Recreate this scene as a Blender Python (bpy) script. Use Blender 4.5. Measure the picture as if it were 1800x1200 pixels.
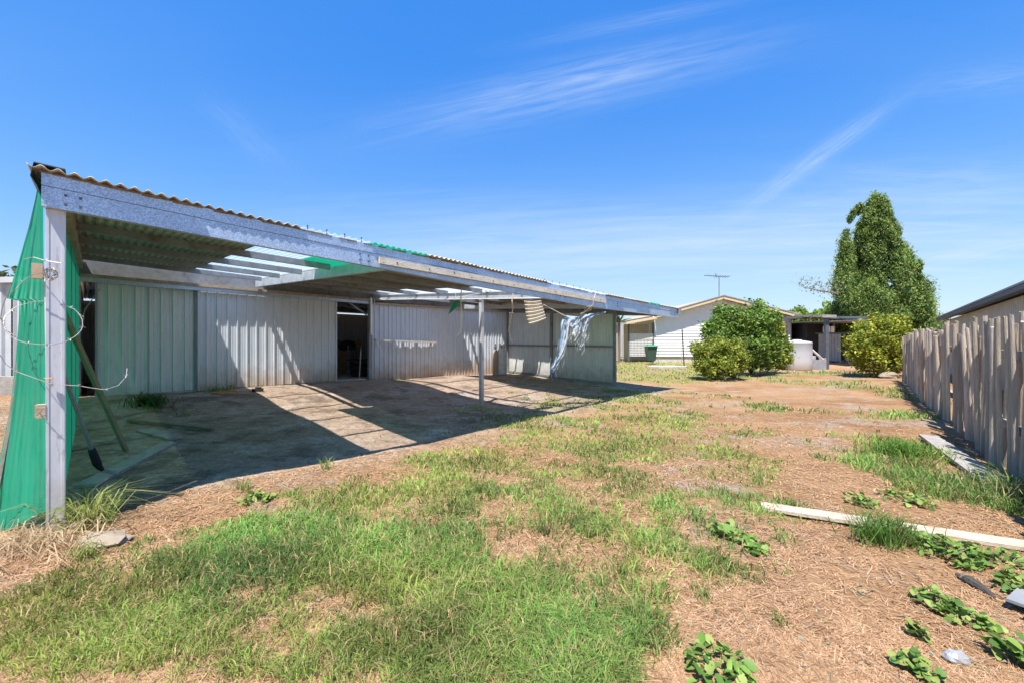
import bpy, math, random
import numpy as np
from mathutils import Vector, Matrix
random.seed(7); rng = np.random.default_rng(7)
scene = bpy.context.scene
for o in list(bpy.data.objects): bpy.data.objects.remove(o)

# ------------------------------------------------------------------ camera
CAM_Z = 1.36; F = 740.0
cam_d = bpy.data.cameras.new("camera"); cam = bpy.data.objects.new("camera", cam_d)
scene.collection.objects.link(cam); scene.camera = cam
cam.location = (0, 0, CAM_Z); cam.rotation_euler = (math.radians(90), 0, 0)
cam_d.sensor_fit = 'HORIZONTAL'; cam_d.sensor_width = 36; cam_d.lens = 36*F/1800
cam_d.clip_start = 0.05; cam_d.clip_end = 3000

# ------------------------------------------------------------------ sky and sun
SUN = Vector((-0.123, -0.458, 1.0)).normalized()          # towards the sun
world = bpy.data.worlds.new("World"); scene.world = world; world.use_nodes = True
wn = world.node_tree.nodes; wl = world.node_tree.links; wn.clear()
def N(t, **k):
    n = wn.new(t)
    for a, b in k.items(): setattr(n, a, b)
    return n
sky = N('ShaderNodeTexSky'); sky.sky_type = 'NISHITA'; sky.sun_disc = False
sky.sun_elevation = math.asin(SUN.z); sky.sun_rotation = math.atan2(SUN.x, SUN.y)
sky.altitude = 50; sky.air_density = 0.6; sky.dust_density = 0.0; sky.ozone_density = 6.0
# film-like shoulder on the sky radiance (per channel 1-exp(-k(x-o))), the same in every direction
def CH(i, k, o):
    c_ = sepc.outputs[i]
    n1 = N('ShaderNodeMath', operation='SUBTRACT'); wl.new(c_, n1.inputs[0]); n1.inputs[1].default_value = o
    n2 = N('ShaderNodeMath', operation='MULTIPLY'); wl.new(n1.outputs[0], n2.inputs[0]); n2.inputs[1].default_value = -k
    n3 = N('ShaderNodeMath', operation='EXPONENT'); wl.new(n2.outputs[0], n3.inputs[0])
    n4 = N('ShaderNodeMath', operation='SUBTRACT'); n4.use_clamp = True; n4.inputs[0].default_value = 1; wl.new(n3.outputs[0], n4.inputs[1]); return n4.outputs[0]
sepc = N('ShaderNodeSeparateColor'); wl.new(sky.outputs[0], sepc.inputs[0])
cmb = N('ShaderNodeCombineColor')
for i_, (k_, o_) in enumerate(((.345, .31), (.36, .02), (.92, .0))): wl.new(CH(i_, k_, o_), cmb.inputs[i_])
tc = N('ShaderNodeTexCoord'); sep = N('ShaderNodeSeparateXYZ'); wl.new(tc.outputs['Generated'], sep.inputs[0])
def M(op, a, b=None, clamp=False):
    n = N('ShaderNodeMath', operation=op); n.use_clamp = clamp
    for i, v in enumerate((a, b)):
        if v is None: continue
        if isinstance(v, (int, float)): n.inputs[i].default_value = v
        else: wl.new(v, n.inputs[i])
    return n.outputs[0]
# thin cirrus: fibrous noise on a plane high above
hz = M('MAXIMUM', sep.outputs[2], 0.02)
px_ = M('DIVIDE', sep.outputs[0], hz); py_ = M('DIVIDE', sep.outputs[1], hz)
comb = N('ShaderNodeCombineXYZ'); wl.new(px_, comb.inputs[0]); wl.new(py_, comb.inputs[1])
def cirrus(scale, rot, loc, lo, hi, detail, stretch):
    mp = N('ShaderNodeMapping'); mp.inputs['Rotation'].default_value = (0, 0, rot)
    mp.inputs['Scale'].default_value = (scale/stretch, scale, 1); mp.inputs['Location'].default_value = loc
    wl.new(comb.outputs[0], mp.inputs[0])
    nz = N('ShaderNodeTexNoise'); nz.inputs['Scale'].default_value = 1; nz.inputs['Detail'].default_value = detail
    nz.inputs['Roughness'].default_value = .62; nz.inputs['Distortion'].default_value = .5
    wl.new(mp.outputs[0], nz.inputs['Vector'])
    mr = N('ShaderNodeMapRange'); mr.inputs[1].default_value = lo; mr.inputs[2].default_value = hi
    wl.new(nz.outputs[0], mr.inputs[0]); return mr.outputs[0]
# separate wisps, each a soft elongated window on the sky direction (x/y, z/y) filled with fibres
ysafe = M('MAXIMUM', sep.outputs[1], 0.05)
uu = M('DIVIDE', sep.outputs[0], ysafe); vv = M('DIVIDE', sep.outputs[2], ysafe)
def wisp(px, py, rx, ry, ang):
    u0 = (px-900)/F; v0 = (600-py)/F; c, s = math.cos(ang), math.sin(ang)
    du = M('SUBTRACT', uu, u0); dv = M('SUBTRACT', vv, v0)
    p = M('DIVIDE', M('ADD', M('MULTIPLY', du, c), M('MULTIPLY', dv, s)), rx/F)
    q = M('DIVIDE', M('SUBTRACT', M('MULTIPLY', dv, c), M('MULTIPLY', du, s)), ry/F)
    r = M('ADD', M('MULTIPLY', p, p), M('MULTIPLY', q, q))
    g = M('POWER', 2.718, M('MULTIPLY', r, -1.0))
    cb = N('ShaderNodeCombineXYZ'); wl.new(M('MULTIPLY', p, 1.4), cb.inputs[0]); wl.new(M('MULTIPLY', q, 2.6), cb.inputs[1]); cb.inputs[2].default_value = px*.013
    nz = N('ShaderNodeTexNoise'); nz.inputs['Scale'].default_value = 1.3; nz.inputs['Detail'].default_value = 7; nz.inputs['Roughness'].default_value = .6; nz.inputs['Distortion'].default_value = .6
    wl.new(cb.outputs[0], nz.inputs['Vector'])
    mr = N('ShaderNodeMapRange'); mr.inputs[1].default_value = .22; mr.inputs[2].default_value = .95; wl.new(nz.outputs[0], mr.inputs[0])
    return M('MULTIPLY', g, mr.outputs[0])
acc = None
for w, k in (((1010,150,290,40,.22), .62), ((1440,275,140,15,.62), .6), ((1130,35,190,14,.2), .25), ((1740,140,130,26,.12), .25),
             ((430,235,90,24,-.75), .16), ((1580,305,170,10,-.05), .2), ((1500,400,520,60,.03), .55), ((900,430,420,60,.06), .5),
             ((1500,480,620,70,.02), .6), ((560,490,560,60,.03), .5), ((1660,330,230,50,.05), .35), ((1720,445,170,18,.18), .5), ((700,370,330,40,.05), .2), ((1200,440,300,30,.1), .28)):
    v = M('MULTIPLY', wisp(*w), k); acc = v if acc is None else M('ADD', acc, v)
acc = M('ADD', acc, M('MULTIPLY', cirrus(.9, .9, (3, 1, 0), .5, .9, 6, 5), .06))
cl = M('MINIMUM', acc, .8)
mixc = N('ShaderNodeMix', data_type='RGBA'); wl.new(cl, mixc.inputs[0]); wl.new(cmb.outputs[0], mixc.inputs[6])
mixc.inputs[7].default_value = (.74, .86, 1.0, 1)
bg = N('ShaderNodeBackground'); bg.inputs['Strength'].default_value = 0.1
gain = N('ShaderNodeVectorMath', operation='SCALE'); gain.inputs['Scale'].default_value = 3.5; wl.new(mixc.outputs[2], gain.inputs[0])
wl.new(gain.outputs[0], bg.inputs['Color'])
wo = N('ShaderNodeOutputWorld'); wl.new(bg.outputs[0], wo.inputs[0])

sun_d = bpy.data.lights.new("sun", 'SUN'); sun_d.energy = 3.2; sun_d.angle = math.radians(.53); sun_d.color = (1, .955, .88)
sun = bpy.data.objects.new("sun", sun_d); scene.collection.objects.link(sun)
sun.rotation_euler = SUN.to_track_quat('Z', 'Y').to_euler(); sun.location = (0, 0, 30)
vs = scene.view_settings; vs.view_transform = 'Standard'; vs.look = 'None'; vs.gamma = 1; vs.exposure = 1.6
vs.use_curve_mapping = False

# ------------------------------------------------------------------ coordinates
def P(px, py, Y): return Vector(((px-900)/F*Y, Y, CAM_Z+(600-py)/F*Y))
A = Vector((.642, .767)); Bv = Vector((-.767+.09*.642, .642+.09*.767)); O = Vector((-3.09, 2.85))
def XY(a, b): return O + A*a + Bv*b
def L(a, b, z): v = XY(a, b); return Vector((v.x, v.y, z))
_tk = np.array([-1, -.2, 1.19, 5.5, 7.76, 12.57, 20]); _tv = np.array([2.49, 2.475, 2.435, 2.353, 2.317, 2.29, 2.25])
def T(a): return float(np.interp(a, _tk, _tv))
def R(a, b): return T(a)+.055*(b+.1)
_gx = []
def ctrl(x, y, z): _gx.append((x, y, z))
ctrl(-3.09, 2.85, .09); ctrl(-2.3, 2.6, .02); ctrl(2, 7, -.03); ctrl(-1, 5, -.02); ctrl(-7.6, 7.5, .38); ctrl(-5.98, 9.42, .34); ctrl(-4.6, 11, .32)
ctrl(-.2, 16.3, .15); ctrl(-2.6, 13.4, .24); ctrl(3.2, 13, -.03); ctrl(5.1, 13.2, -.1); ctrl(12, 31, .06); ctrl(11.5, 12, .2); ctrl(5, 4.2, 0); ctrl(7.6, 7, .06)
ctrl(13.5, 20, .02); ctrl(15.6, 21, -.02); ctrl(0, 2, 0); ctrl(-3, 1.2, .02); ctrl(3, 2, 0); ctrl(5, 9, -.04); ctrl(9, 14, -.02); ctrl(8, 22, 0); ctrl(14, 15, .17)
ctrl(-13, 10, .35); ctrl(-6, 2, .1); ctrl(-4, 6.2, .1); ctrl(-.5, 9, -.02); ctrl(20, 25, .1); ctrl(0, 40, 0); ctrl(40, 40, 0); ctrl(-40, 40, .1); ctrl(0, -20, 0); ctrl(6, 25, .03); ctrl(-5.2, 5.0, .14)
_gx = np.array(_gx)
def vnoise(x, y, seed=0):
    xi = np.floor(x).astype(np.int64); yi = np.floor(y).astype(np.int64); xf = x-xi; yf = y-yi
    def h(a, b):
        n = (a*374761393 + b*668265263 + seed*974634777) & 0x7fffffff
        n = ((n ^ (n >> 13))*1274126177) & 0x7fffffff
        return ((n ^ (n >> 16)) & 0xffff)/65535.0
    u = xf*xf*(3-2*xf); v = yf*yf*(3-2*yf)
    return (h(xi, yi)*(1-u)+h(xi+1, yi)*u)*(1-v)+(h(xi, yi+1)*(1-u)+h(xi+1, yi+1)*u)*v
def fbm(x, y, seed=0, oct=4):
    s = 0; a = .5; t = 0
    for i in range(oct): s = s+a*vnoise(x*2**i, y*2**i, seed+i*17); t += a; a *= .5
    return s/t
def gz(x, y):
    x = np.atleast_1d(np.asarray(x, float)); y = np.atleast_1d(np.asarray(y, float))
    d2 = (x[..., None]-_gx[:, 0])**2+(y[..., None]-_gx[:, 1])**2
    w = 1/(d2+.35)**1.6
    z = (w*_gx[:, 2]).sum(-1)/w.sum(-1)
    near = np.exp(-((x/14)**2+(y/18)**2))
    z = z+near*((fbm(x*.7+9, y*.7, 3)-.5)*.09+(fbm(x*4, y*4, 5)-.5)*.035)
    return z
def g1(x, y): return float(gz(x, y)[0])
def Gp(px, py):
    h = 0.0
    for _ in range(8):
        Y = F*(CAM_Z-h)/(py-600); X = (px-900)/F*Y; h = .5*h+.5*g1(X, Y)
    return Vector((X, Y, g1(X, Y)))

# ------------------------------------------------------------------ materials
def mat(name, base, rough=.7, metal=0, nscale=6, var=.25, col2=None, c2scale=3, c2lo=.5, c2hi=.65, stretch=(1, 1, 1), bump=0, bscale=60,
        alpha=None, trans=0, attr=None, coat=0, spec=.5, extra=None):
    m = bpy.data.materials.new(name); m.use_nodes = True; nt = m.node_tree; n = nt.nodes; l = nt.links; n.clear()
    out = n.new('ShaderNodeOutputMaterial'); b = n.new('ShaderNodeBsdfPrincipled'); l.new(b.outputs[0], out.inputs[0])
    b.inputs['Roughness'].default_value = rough; b.inputs['Metallic'].default_value = metal
    b.inputs['Specular IOR Level'].default_value = spec
    tc = n.new('ShaderNodeTexCoord'); mp = n.new('ShaderNodeMapping'); mp.inputs['Scale'].default_value = stretch
    l.new(tc.outputs['Object'], mp.inputs[0])
    nz = n.new('ShaderNodeTexNoise'); nz.inputs['Scale'].default_value = nscale; nz.inputs['Detail'].default_value = 6; nz.inputs['Roughness'].default_value = .65
    l.new(mp.outputs[0], nz.inputs['Vector'])
    mr = n.new('ShaderNodeMapRange'); mr.inputs[1].default_value = .25; mr.inputs[2].default_value = .75
    mr.inputs[3].default_value = 1-var; mr.inputs[4].default_value = 1+var; l.new(nz.outputs[0], mr.inputs[0])
    src = None
    if attr:
        at = n.new('ShaderNodeAttribute'); at.attribute_name = attr; src = at.outputs['Color']
    mul = n.new('ShaderNodeMix'); mul.data_type = 'RGBA'; mul.blend_type = 'MULTIPLY'; mul.inputs[0].default_value = 1
    if src: l.new(src, mul.inputs[6])
    else: mul.inputs[6].default_value = (*base, 1)
    l.new(mr.outputs[0], mul.inputs[7]); col = mul.outputs[2]
    if col2:
        n2 = n.new('ShaderNodeTexNoise'); n2.inputs['Scale'].default_value = c2scale; n2.inputs['Detail'].default_value = 8; n2.inputs['Roughness'].default_value = .7
        l.new(mp.outputs[0], n2.inputs['Vector'])
        r2 = n.new('ShaderNodeMapRange'); r2.inputs[1].default_value = c2lo; r2.inputs[2].default_value = c2hi; l.new(n2.outputs[0], r2.inputs[0])
        mx = n.new('ShaderNodeMix'); mx.data_type = 'RGBA'; l.new(r2.outputs[0], mx.inputs[0]); l.new(col, mx.inputs[6]); mx.inputs[7].default_value = (*col2, 1); col = mx.outputs[2]
    if extra: col = extra(nt, col, tc)
    l.new(col, b.inputs['Base Color'])
    if bump:
        nb = n.new('ShaderNodeTexNoise'); nb.inputs['Scale'].default_value = bscale; nb.inputs['Detail'].default_value = 5
        l.new(mp.outputs[0], nb.inputs['Vector'])
        bp = n.new('ShaderNodeBump'); bp.inputs['Strength'].default_value = bump; bp.inputs['Distance'].default_value = .02
        l.new(nb.outputs[0], bp.inputs['Height']); l.new(bp.outputs[0], b.inputs['Normal'])
    if trans or alpha is not None:
        last = b.outputs[0]
        if trans:
            tr = n.new('ShaderNodeBsdfTranslucent'); l.new(col, tr.inputs[0]); ms = n.new('ShaderNodeMixShader'); ms.inputs[0].default_value = trans
            l.new(last, ms.inputs[1]); l.new(tr.outputs[0], ms.inputs[2]); last = ms.outputs[0]
        if alpha is not None:
            tp = n.new('ShaderNodeBsdfTransparent'); tp.inputs[0].default_value = (*alpha[1], 1); ms = n.new('ShaderNodeMixShader'); ms.inputs[0].default_value = alpha[0]
            l.new(last, ms.inputs[1]); l.new(tp.outputs[0], ms.inputs[2]); last = ms.outputs[0]
        l.new(last, out.inputs[0])
    return m
def zstain(color, z0, z1, strength=.8, scale=5):
    """dust splashed up the foot of a wall: fades out between world heights z0 and z1, edge broken by noise"""
    def f(nt, col, tc):
        n = nt.nodes; l = nt.links
        ge = n.new('ShaderNodeNewGeometry'); sp = n.new('ShaderNodeSeparateXYZ'); l.new(ge.outputs['Position'], sp.inputs[0])
        nz = n.new('ShaderNodeTexNoise'); nz.inputs['Scale'].default_value = scale; nz.inputs['Detail'].default_value = 6; l.new(ge.outputs['Position'], nz.inputs['Vector'])
        ad = n.new('ShaderNodeMath'); ad.operation = 'MULTIPLY_ADD'; ad.inputs[1].default_value = -.7; l.new(nz.outputs[0], ad.inputs[0]); l.new(sp.outputs[2], ad.inputs[2])
        mr = n.new('ShaderNodeMapRange'); mr.inputs[1].default_value = z0-.35; mr.inputs[2].default_value = z1-.35; mr.inputs[3].default_value = strength; mr.inputs[4].default_value = 0
        l.new(ad.outputs[0], mr.inputs[0])
        mx = n.new('ShaderNodeMix'); mx.data_type = 'RGBA'; l.new(mr.outputs[0], mx.inputs[0]); l.new(col, mx.inputs[6]); mx.inputs[7].default_value = (*color, 1)
        return mx.outputs[2]
    return f
def trough(nt, col, tc):
    """stain lines lying in the troughs of the corrugations (pitch 76 mm across the roof)"""
    n = nt.nodes; l = nt.links; ge = n.new('ShaderNodeNewGeometry'); sp = n.new('ShaderNodeSeparateXYZ'); l.new(ge.outputs['Position'], sp.inputs[0])
    det_ = A.x*Bv.y-A.y*Bv.x; k = 2*math.pi/.076/det_
    m1 = n.new('ShaderNodeMath'); m1.operation = 'MULTIPLY_ADD'; m1.inputs[1].default_value = Bv.y*k; m1.inputs[2].default_value = -(O.x*Bv.y-O.y*Bv.x)*k; l.new(sp.outputs[0], m1.inputs[0])
    m2 = n.new('ShaderNodeMath'); m2.operation = 'MULTIPLY_ADD'; m2.inputs[1].default_value = -Bv.x*k; l.new(sp.outputs[1], m2.inputs[0]); l.new(m1.outputs[0], m2.inputs[2])
    sn = n.new('ShaderNodeMath'); sn.operation = 'SINE'; l.new(m2.outputs[0], sn.inputs[0])
    mr = n.new('ShaderNodeMapRange'); mr.inputs[1].default_value = -.5; mr.inputs[2].default_value = .6; mr.inputs[3].default_value = .75; mr.inputs[4].default_value = 0; l.new(sn.outputs[0], mr.inputs[0])
    mx = n.new('ShaderNodeMix'); mx.data_type = 'RGBA'; l.new(mr.outputs[0], mx.inputs[0]); l.new(col, mx.inputs[6]); mx.inputs[7].default_value = (.24, .24, .15, 1); return mx.outputs[2]
def spangle(nt, col, tc):
    n = nt.nodes; l = nt.links
    v = n.new('ShaderNodeTexVoronoi'); v.inputs['Scale'].default_value = 130; l.new(tc.outputs['Object'], v.inputs['Vector'])
    sp = n.new('ShaderNodeSeparateColor'); l.new(v.outputs['Color'], sp.inputs[0])
    mr = n.new('ShaderNodeMapRange'); mr.inputs[3].default_value = .72; mr.inputs[4].default_value = 1.3; l.new(sp.outputs[0], mr.inputs[0])
    mx = n.new('ShaderNodeMix'); mx.data_type = 'RGBA'; mx.blend_type = 'MULTIPLY'; mx.inputs[0].default_value = 1; l.new(col, mx.inputs[6]); l.new(mr.outputs[0], mx.inputs[7])
    return mx.outputs[2]
MT = {}
MT['galv'] = mat('galvanised', (.45, .545, .69), .38, .4, 4, .16, extra=spangle)  # bluish base: reflected sky is put into the zinc colour
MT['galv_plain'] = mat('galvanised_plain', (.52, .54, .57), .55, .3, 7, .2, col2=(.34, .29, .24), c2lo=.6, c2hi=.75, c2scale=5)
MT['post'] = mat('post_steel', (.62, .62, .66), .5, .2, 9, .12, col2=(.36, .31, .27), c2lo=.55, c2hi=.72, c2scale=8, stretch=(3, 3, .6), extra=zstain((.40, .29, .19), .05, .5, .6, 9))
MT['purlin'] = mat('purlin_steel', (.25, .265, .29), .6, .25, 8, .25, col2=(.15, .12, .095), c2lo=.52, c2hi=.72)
MT['roof'] = mat('weathered_roofing', (.62, .56, .48), .85, .05, 5, .25, col2=(.40, .34, .28), c2lo=.5, c2hi=.72, c2scale=4, bump=.3, extra=trough)
MT['roof_edge_dirt'] = mat('edge_dirt', (.24, .16, .10), .95, 0, 20, .4)
MT['clear'] = mat('clear_sheet', (.9, .92, .94), .25, 0, 5, .1, trans=.75, alpha=(.8, (.99, 1.0, 1.0)))
MT['green'] = mat('green_fibreglass', (.007, .36, .21), .6, 0, 3, .4, col2=(.05, .27, .18), c2lo=.45, c2hi=.7, c2scale=6, stretch=(4, 4, .5), trans=.33, alpha=(.06, (.4, .85, .65)))
MT['green_roof'] = mat('green_roof_plastic', (.004, .42, .23), .5, 0, 3, .2, trans=.5, alpha=(.03, (.3, .8, .55)))
MT['clad'] = mat('ribbed_steel_cladding', (.66, .70, .76), .55, .08, 3, .18, col2=(.50, .51, .53), c2lo=.5, c2hi=.75, c2scale=3, stretch=(3, 3, .5), extra=zstain((.42, .27, .15), .25, .85))
MT['clad_green'] = mat('greenish_cladding', (.72, .74, .74), .6, .08, 3, .2, col2=(.54, .56, .55), c2lo=.5, c2hi=.75, c2scale=3, stretch=(4, 4, .5), extra=zstain((.3, .25, .17), .1, .6, .6))
MT['timber'] = mat('grey_timber', (.30, .275, .25), .85, 0, 9, .3, col2=(.22, .18, .14), c2lo=.5, c2hi=.75, c2scale=14, bump=.4, bscale=40)
MT['ledge'] = mat('ledge_timber', (.42, .33, .24), .85, 0, 10, .3, col2=(.24, .16, .10), c2lo=.52, c2hi=.7, c2scale=6, bump=.3)
MT['plank'] = mat('pale_plank', (.62, .56, .47), .8, 0, 8, .2, col2=(.42, .36, .29), c2lo=.52, c2hi=.75, c2scale=9, bump=.3)
MT['whiteplank'] = mat('white_washed_plank', (.47, .40, .32), .75, 0, 7, .15, col2=(.34, .25, .165), c2lo=.48, c2hi=.75, c2scale=5, bump=.3)
MT['pole'] = mat('weathered_pole', (.36, .31, .26), .9, 0, 6, .3, col2=(.33, .25, .175), c2lo=.45, c2hi=.75, c2scale=5, stretch=(5, 5, .5), bump=.5, bscale=30, attr='Col')
MT['white'] = mat('white_paint', (.78, .78, .77), .55, 0, 6, .08)
MT['board'] = mat('weatherboard', (.70, .70, .70), .6, 0, 3, .06)
MT['tan'] = mat('tan_trim', (.55, .43, .27), .7, 0, 4, .12)
MT['tile'] = mat('tiles', (.42, .33, .24), .85, 0, 7, .3)
MT['dark'] = mat('dark_fixings_and_shade', (.035, .035, .04), .7, 0, 5, .3)  # dark fixings; on the verandah walls this tone is painted-in shade
MT['darkgrey'] = mat('dark_grey_steel', (.10, .11, .125), .6, .3, 5, .25)
MT['steelgrey'] = mat('grey_steel', (.30, .31, .33), .6, .3, 5, .2)
MT['palesteel'] = mat('pale_steel', (.46, .48, .50), .6, .1, 4, .1)
MT['beige'] = mat('beige_cladding', (.62, .54, .43), .65, .05, 4, .12)
MT['cream'] = mat('cream_wall', (.58, .53, .46), .8, 0, 4, .12)
MT['poly'] = mat('poly_tank', (.43, .43, .45), .55, 0, 3, .08, extra=zstain((.5, .38, .27), 0, .5, .5))
MT['bin'] = mat('bin_green', (.035, .07, .055), .5, 0, 4, .15)
MT['binlid'] = mat('bin_lid_green', (.04, .30, .17), .45, 0, 4, .15)
MT['black'] = mat('black_rubber', (.02, .02, .02), .8, 0, 9, .3)
MT['char'] = mat('charred_wood', (.06, .055, .05), .95, 0, 20, .5, col2=(.35, .33, .3), c2lo=.58, c2hi=.68, c2scale=14, bump=.8)
MT['rock'] = mat('pale_rock', (.27, .22, .165), .9, 0, 6, .25, bump=.6, bscale=14)
MT['concrete'] = mat('concrete', (.48, .44, .39), .9, 0, 6, .2, bump=.3)
MT['floor'] = mat('shed_floor_concrete', (.5, .48, .46), .9, 0, 6, .25)
MT['rust'] = mat('rust', (.36, .15, .05), .9, 0, 12, .4, col2=(.5, .25, .1), c2lo=.5, c2hi=.65)
MT['rustcyl'] = mat('rusty_steel', (.42, .30, .20), .8, .1, 8, .3, col2=(.5, .42, .36), c2lo=.5, c2hi=.65)
MT['cyl'] = mat('gas_cylinder_grey', (.62, .59, .56), .6, .2, 7, .2, col2=(.36, .27, .2), c2lo=.58, c2hi=.72)
MT['wire'] = mat('wire', (.42, .38, .35), .5, .6, 20, .3)
MT['rope'] = mat('rope', (.62, .55, .45), .9, 0, 40, .3)
MT['cable'] = mat('white_cable', (.76, .74, .70), .5, 0, 6, .1)
MT['tarp'] = mat('tattered_blue_fabric', (.55, .68, .84), .8, 0, 14, .25, col2=(.24, .42, .72), c2lo=.55, c2hi=.66, c2scale=16, trans=.4)
MT['tarpw'] = mat('white_fringe', (.80, .82, .84), .8, 0, 14, .15, trans=.4)
MT['ply'] = mat('plywood', (.52, .38, .23), .8, 0, 6, .2)
MT['can'] = mat('crumpled_foil', (.5, .5, .5), .35, .5, 12, .3)
MT['redbrown'] = mat('brown_timber', (.24, .17, .12), .85, 0, 8, .3, col2=(.12, .2, .1), c2lo=.5, c2hi=.7)
MT['olive_greenlit'] = mat('olive_greenlit_board', (.22, .22, .12), .85, 0, 6, .3, col2=(.30, .22, .14), c2lo=.45, c2hi=.65)  # olive timber; on the side posts the green light is put into this colour
MT['glass'] = mat('window_glass', (.25, .32, .36), .08, 0, 3, .1)
MT['trunk'] = mat('bark', (.20, .14, .10), .95, 0, 10, .35, bump=.6)
def leafmat(name, trans=.35, rough=.55, spec=.3): return mat(name, (0, 0, 0), rough, 0, 3, .12, attr='Col', trans=trans, spec=spec)
MT['leaf'] = leafmat('leaf', .28); MT['grass'] = leafmat('grass_blade', .4, .6, .25); MT['straw'] = leafmat('straw', .15, .8, .2)

# ------------------------------------------------------------------ mesh helpers
COL = scene.collection
class MB:
    def __init__(s): s.v = []; s.f = []
    def add(s, vs, fs):
        k = len(s.v); s.v += [tuple(v) for v in vs]; s.f += [tuple(i+k for i in f) for f in fs]; return s
    def prism(s, p0, p1, w, h, up=(0, 0, 1), off=(0, 0)):
        """bar from p0 to p1, w across, h along up"""
        p0 = Vector(p0); p1 = Vector(p1); d = (p1-p0).normalized(); up = Vector(up)
        x = d.cross(up)
        if x.length < 1e-4: x = d.cross(Vector((1, 0, 0)))
        x.normalize(); u = x.cross(d).normalized()
        vs = []
        for p in (p0, p1):
            for a, b in ((-1, -1), (1, -1), (1, 1), (-1, 1)): vs.append(p+x*(w/2*a+off[0])+u*(h/2*b+off[1]))
        return s.add(vs, [(3, 2, 1, 0), (4, 5, 6, 7), (0, 1, 5, 4), (1, 2, 6, 5), (2, 3, 7, 6), (3, 0, 4, 7)])
    def box(s, c, size, rz=0):
        c = Vector(c); m = Matrix.Rotation(rz, 3, 'Z'); vs = []
        for z in (-1, 1):
            for a, b in ((-1, -1), (1, -1), (1, 1), (-1, 1)): vs.append(c+m@Vector((a*size[0]/2, b*size[1]/2, z*size[2]/2)))
        return s.add(vs, [(3, 2, 1, 0), (4, 5, 6, 7), (0, 1, 5, 4), (1, 2, 6, 5), (2, 3, 7, 6), (3, 0, 4, 7)])
    def tube(s, pts, r, seg=6, cap=True):
        pts = [Vector(p) for p in pts]; n = len(pts); vs = []; fs = []; prev = None
        rr = r if isinstance(r, (list, tuple)) else [r]*n
        for i, p in enumerate(pts):
            d = (pts[min(i+1, n-1)]-pts[max(i-1, 0)]).normalized()
            x = prev if prev else (d.cross(Vector((0, 0, 1))) if abs(d.z) < .9 else d.cross(Vector((1, 0, 0))))
            x = (x-d*x.dot(d)).normalized(); prev = x; y = d.cross(x)
            for k in range(seg):
                a = 2*math.pi*k/seg; vs.append(p+(x*math.cos(a)+y*math.sin(a))*rr[i])
        for i in range(n-1):
            for k in range(seg):
                k2 = (k+1) % seg; fs.append((i*seg+k, i*seg+k2, (i+1)*seg+k2, (i+1)*seg+k))
        if cap: fs.append(tuple(range(seg-1, -1, -1))); fs.append(tuple(range((n-1)*seg, n*seg)))
        return s.add(vs, fs)
    def lathe(s, c, prof, seg=20):
        c = Vector(c); vs = []; fs = []; n = len(prof)
        for r, z in prof:
            for k in range(seg):
                a = 2*math.pi*k/seg; vs.append(c+Vector((r*math.cos(a), r*math.sin(a), z)))
        for i in range(n-1):
            for k in range(seg):
                k2 = (k+1) % seg; fs.append((i*seg+k, i*seg+k2, (i+1)*seg+k2, (i+1)*seg+k))
        fs.append(tuple(range(seg-1, -1, -1))); fs.append(tuple(range((n-1)*seg, n*seg)))
        return s.add(vs, fs)
    def grid(s, pts, thick=None):
        """pts[i][j] rows of points; thick = vector offset for an underside"""
        n = len(pts); m = len(pts[0]); top = [p for r in pts for p in r]; fs = []
        for i in range(n-1):
            for j in range(m-1): fs.append((i*m+j, (i+1)*m+j, (i+1)*m+j+1, i*m+j+1))
        if thick is None: return s.add(top, fs)
        t = Vector(thick); k = n*m; vs = top+[Vector(p)+t for p in top]
        fs += [tuple(k+i for i in reversed(f)) for f in fs]
        for i in range(n-1):
            fs.append((i*m, k+i*m, k+(i+1)*m, (i+1)*m)); fs.append((i*m+m-1, (i+1)*m+m-1, k+(i+1)*m+m-1, k+i*m+m-1))
        for j in range(m-1):
            fs.append((j, j+1, k+j+1, k+j)); q = (n-1)*m; fs.append((q+j, k+q+j, k+q+j+1, q+j+1))
        return s.add(vs, fs)
    def build(s, name, m, parent=None, label=None, smooth=False):
        off = origin(parent) if parent else Vector((0, 0, 0))
        me = bpy.data.meshes.new(name); me.from_pydata([tuple(Vector(v)-off) for v in s.v], [], s.f); me.update()
        me.materials.append(MT[m] if isinstance(m, str) else m)
        if smooth: me.polygons.foreach_set('use_smooth', [True]*len(me.polygons))
        o = bpy.data.objects.new(name, me); COL.objects.link(o)
        if parent: o.parent = parent
        if label: o['label'] = label
        return o
def origin(o):
    v = Vector((0, 0, 0))
    while o: v = v+Vector(o.location); o = o.parent
    return v
def thing(name, label, cat, loc=(0, 0, 0), group=None):
    o = bpy.data.objects.new(name, None); COL.objects.link(o); o.location = loc; o.empty_display_size = .2
    return tag(o, label, cat, group)
def tag(o, label, cat, group=None):
    o['label'] = label; o['category'] = cat
    if group: o['group'] = group
    return o
def recenter(o):
    """move the origin of a single-mesh thing to the middle of its base"""
    me = o.data; n = len(me.vertices); co = np.empty(n*3); me.vertices.foreach_get('co', co); co = co.reshape(-1, 3)
    c = np.array([(co[:, 0].min()+co[:, 0].max())/2, (co[:, 1].min()+co[:, 1].max())/2, co[:, 2].min()])
    me.vertices.foreach_set('co', (co-c).ravel()); me.update(); o.location = Vector(o.location)+Vector(c); return o
def solo(mb, name, m, label, cat, group=None, smooth=False):
    return tag(recenter(mb.build(name, m, smooth=smooth)), label, cat, group)
def struct(o): o['kind'] = 'structure'; return o
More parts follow.
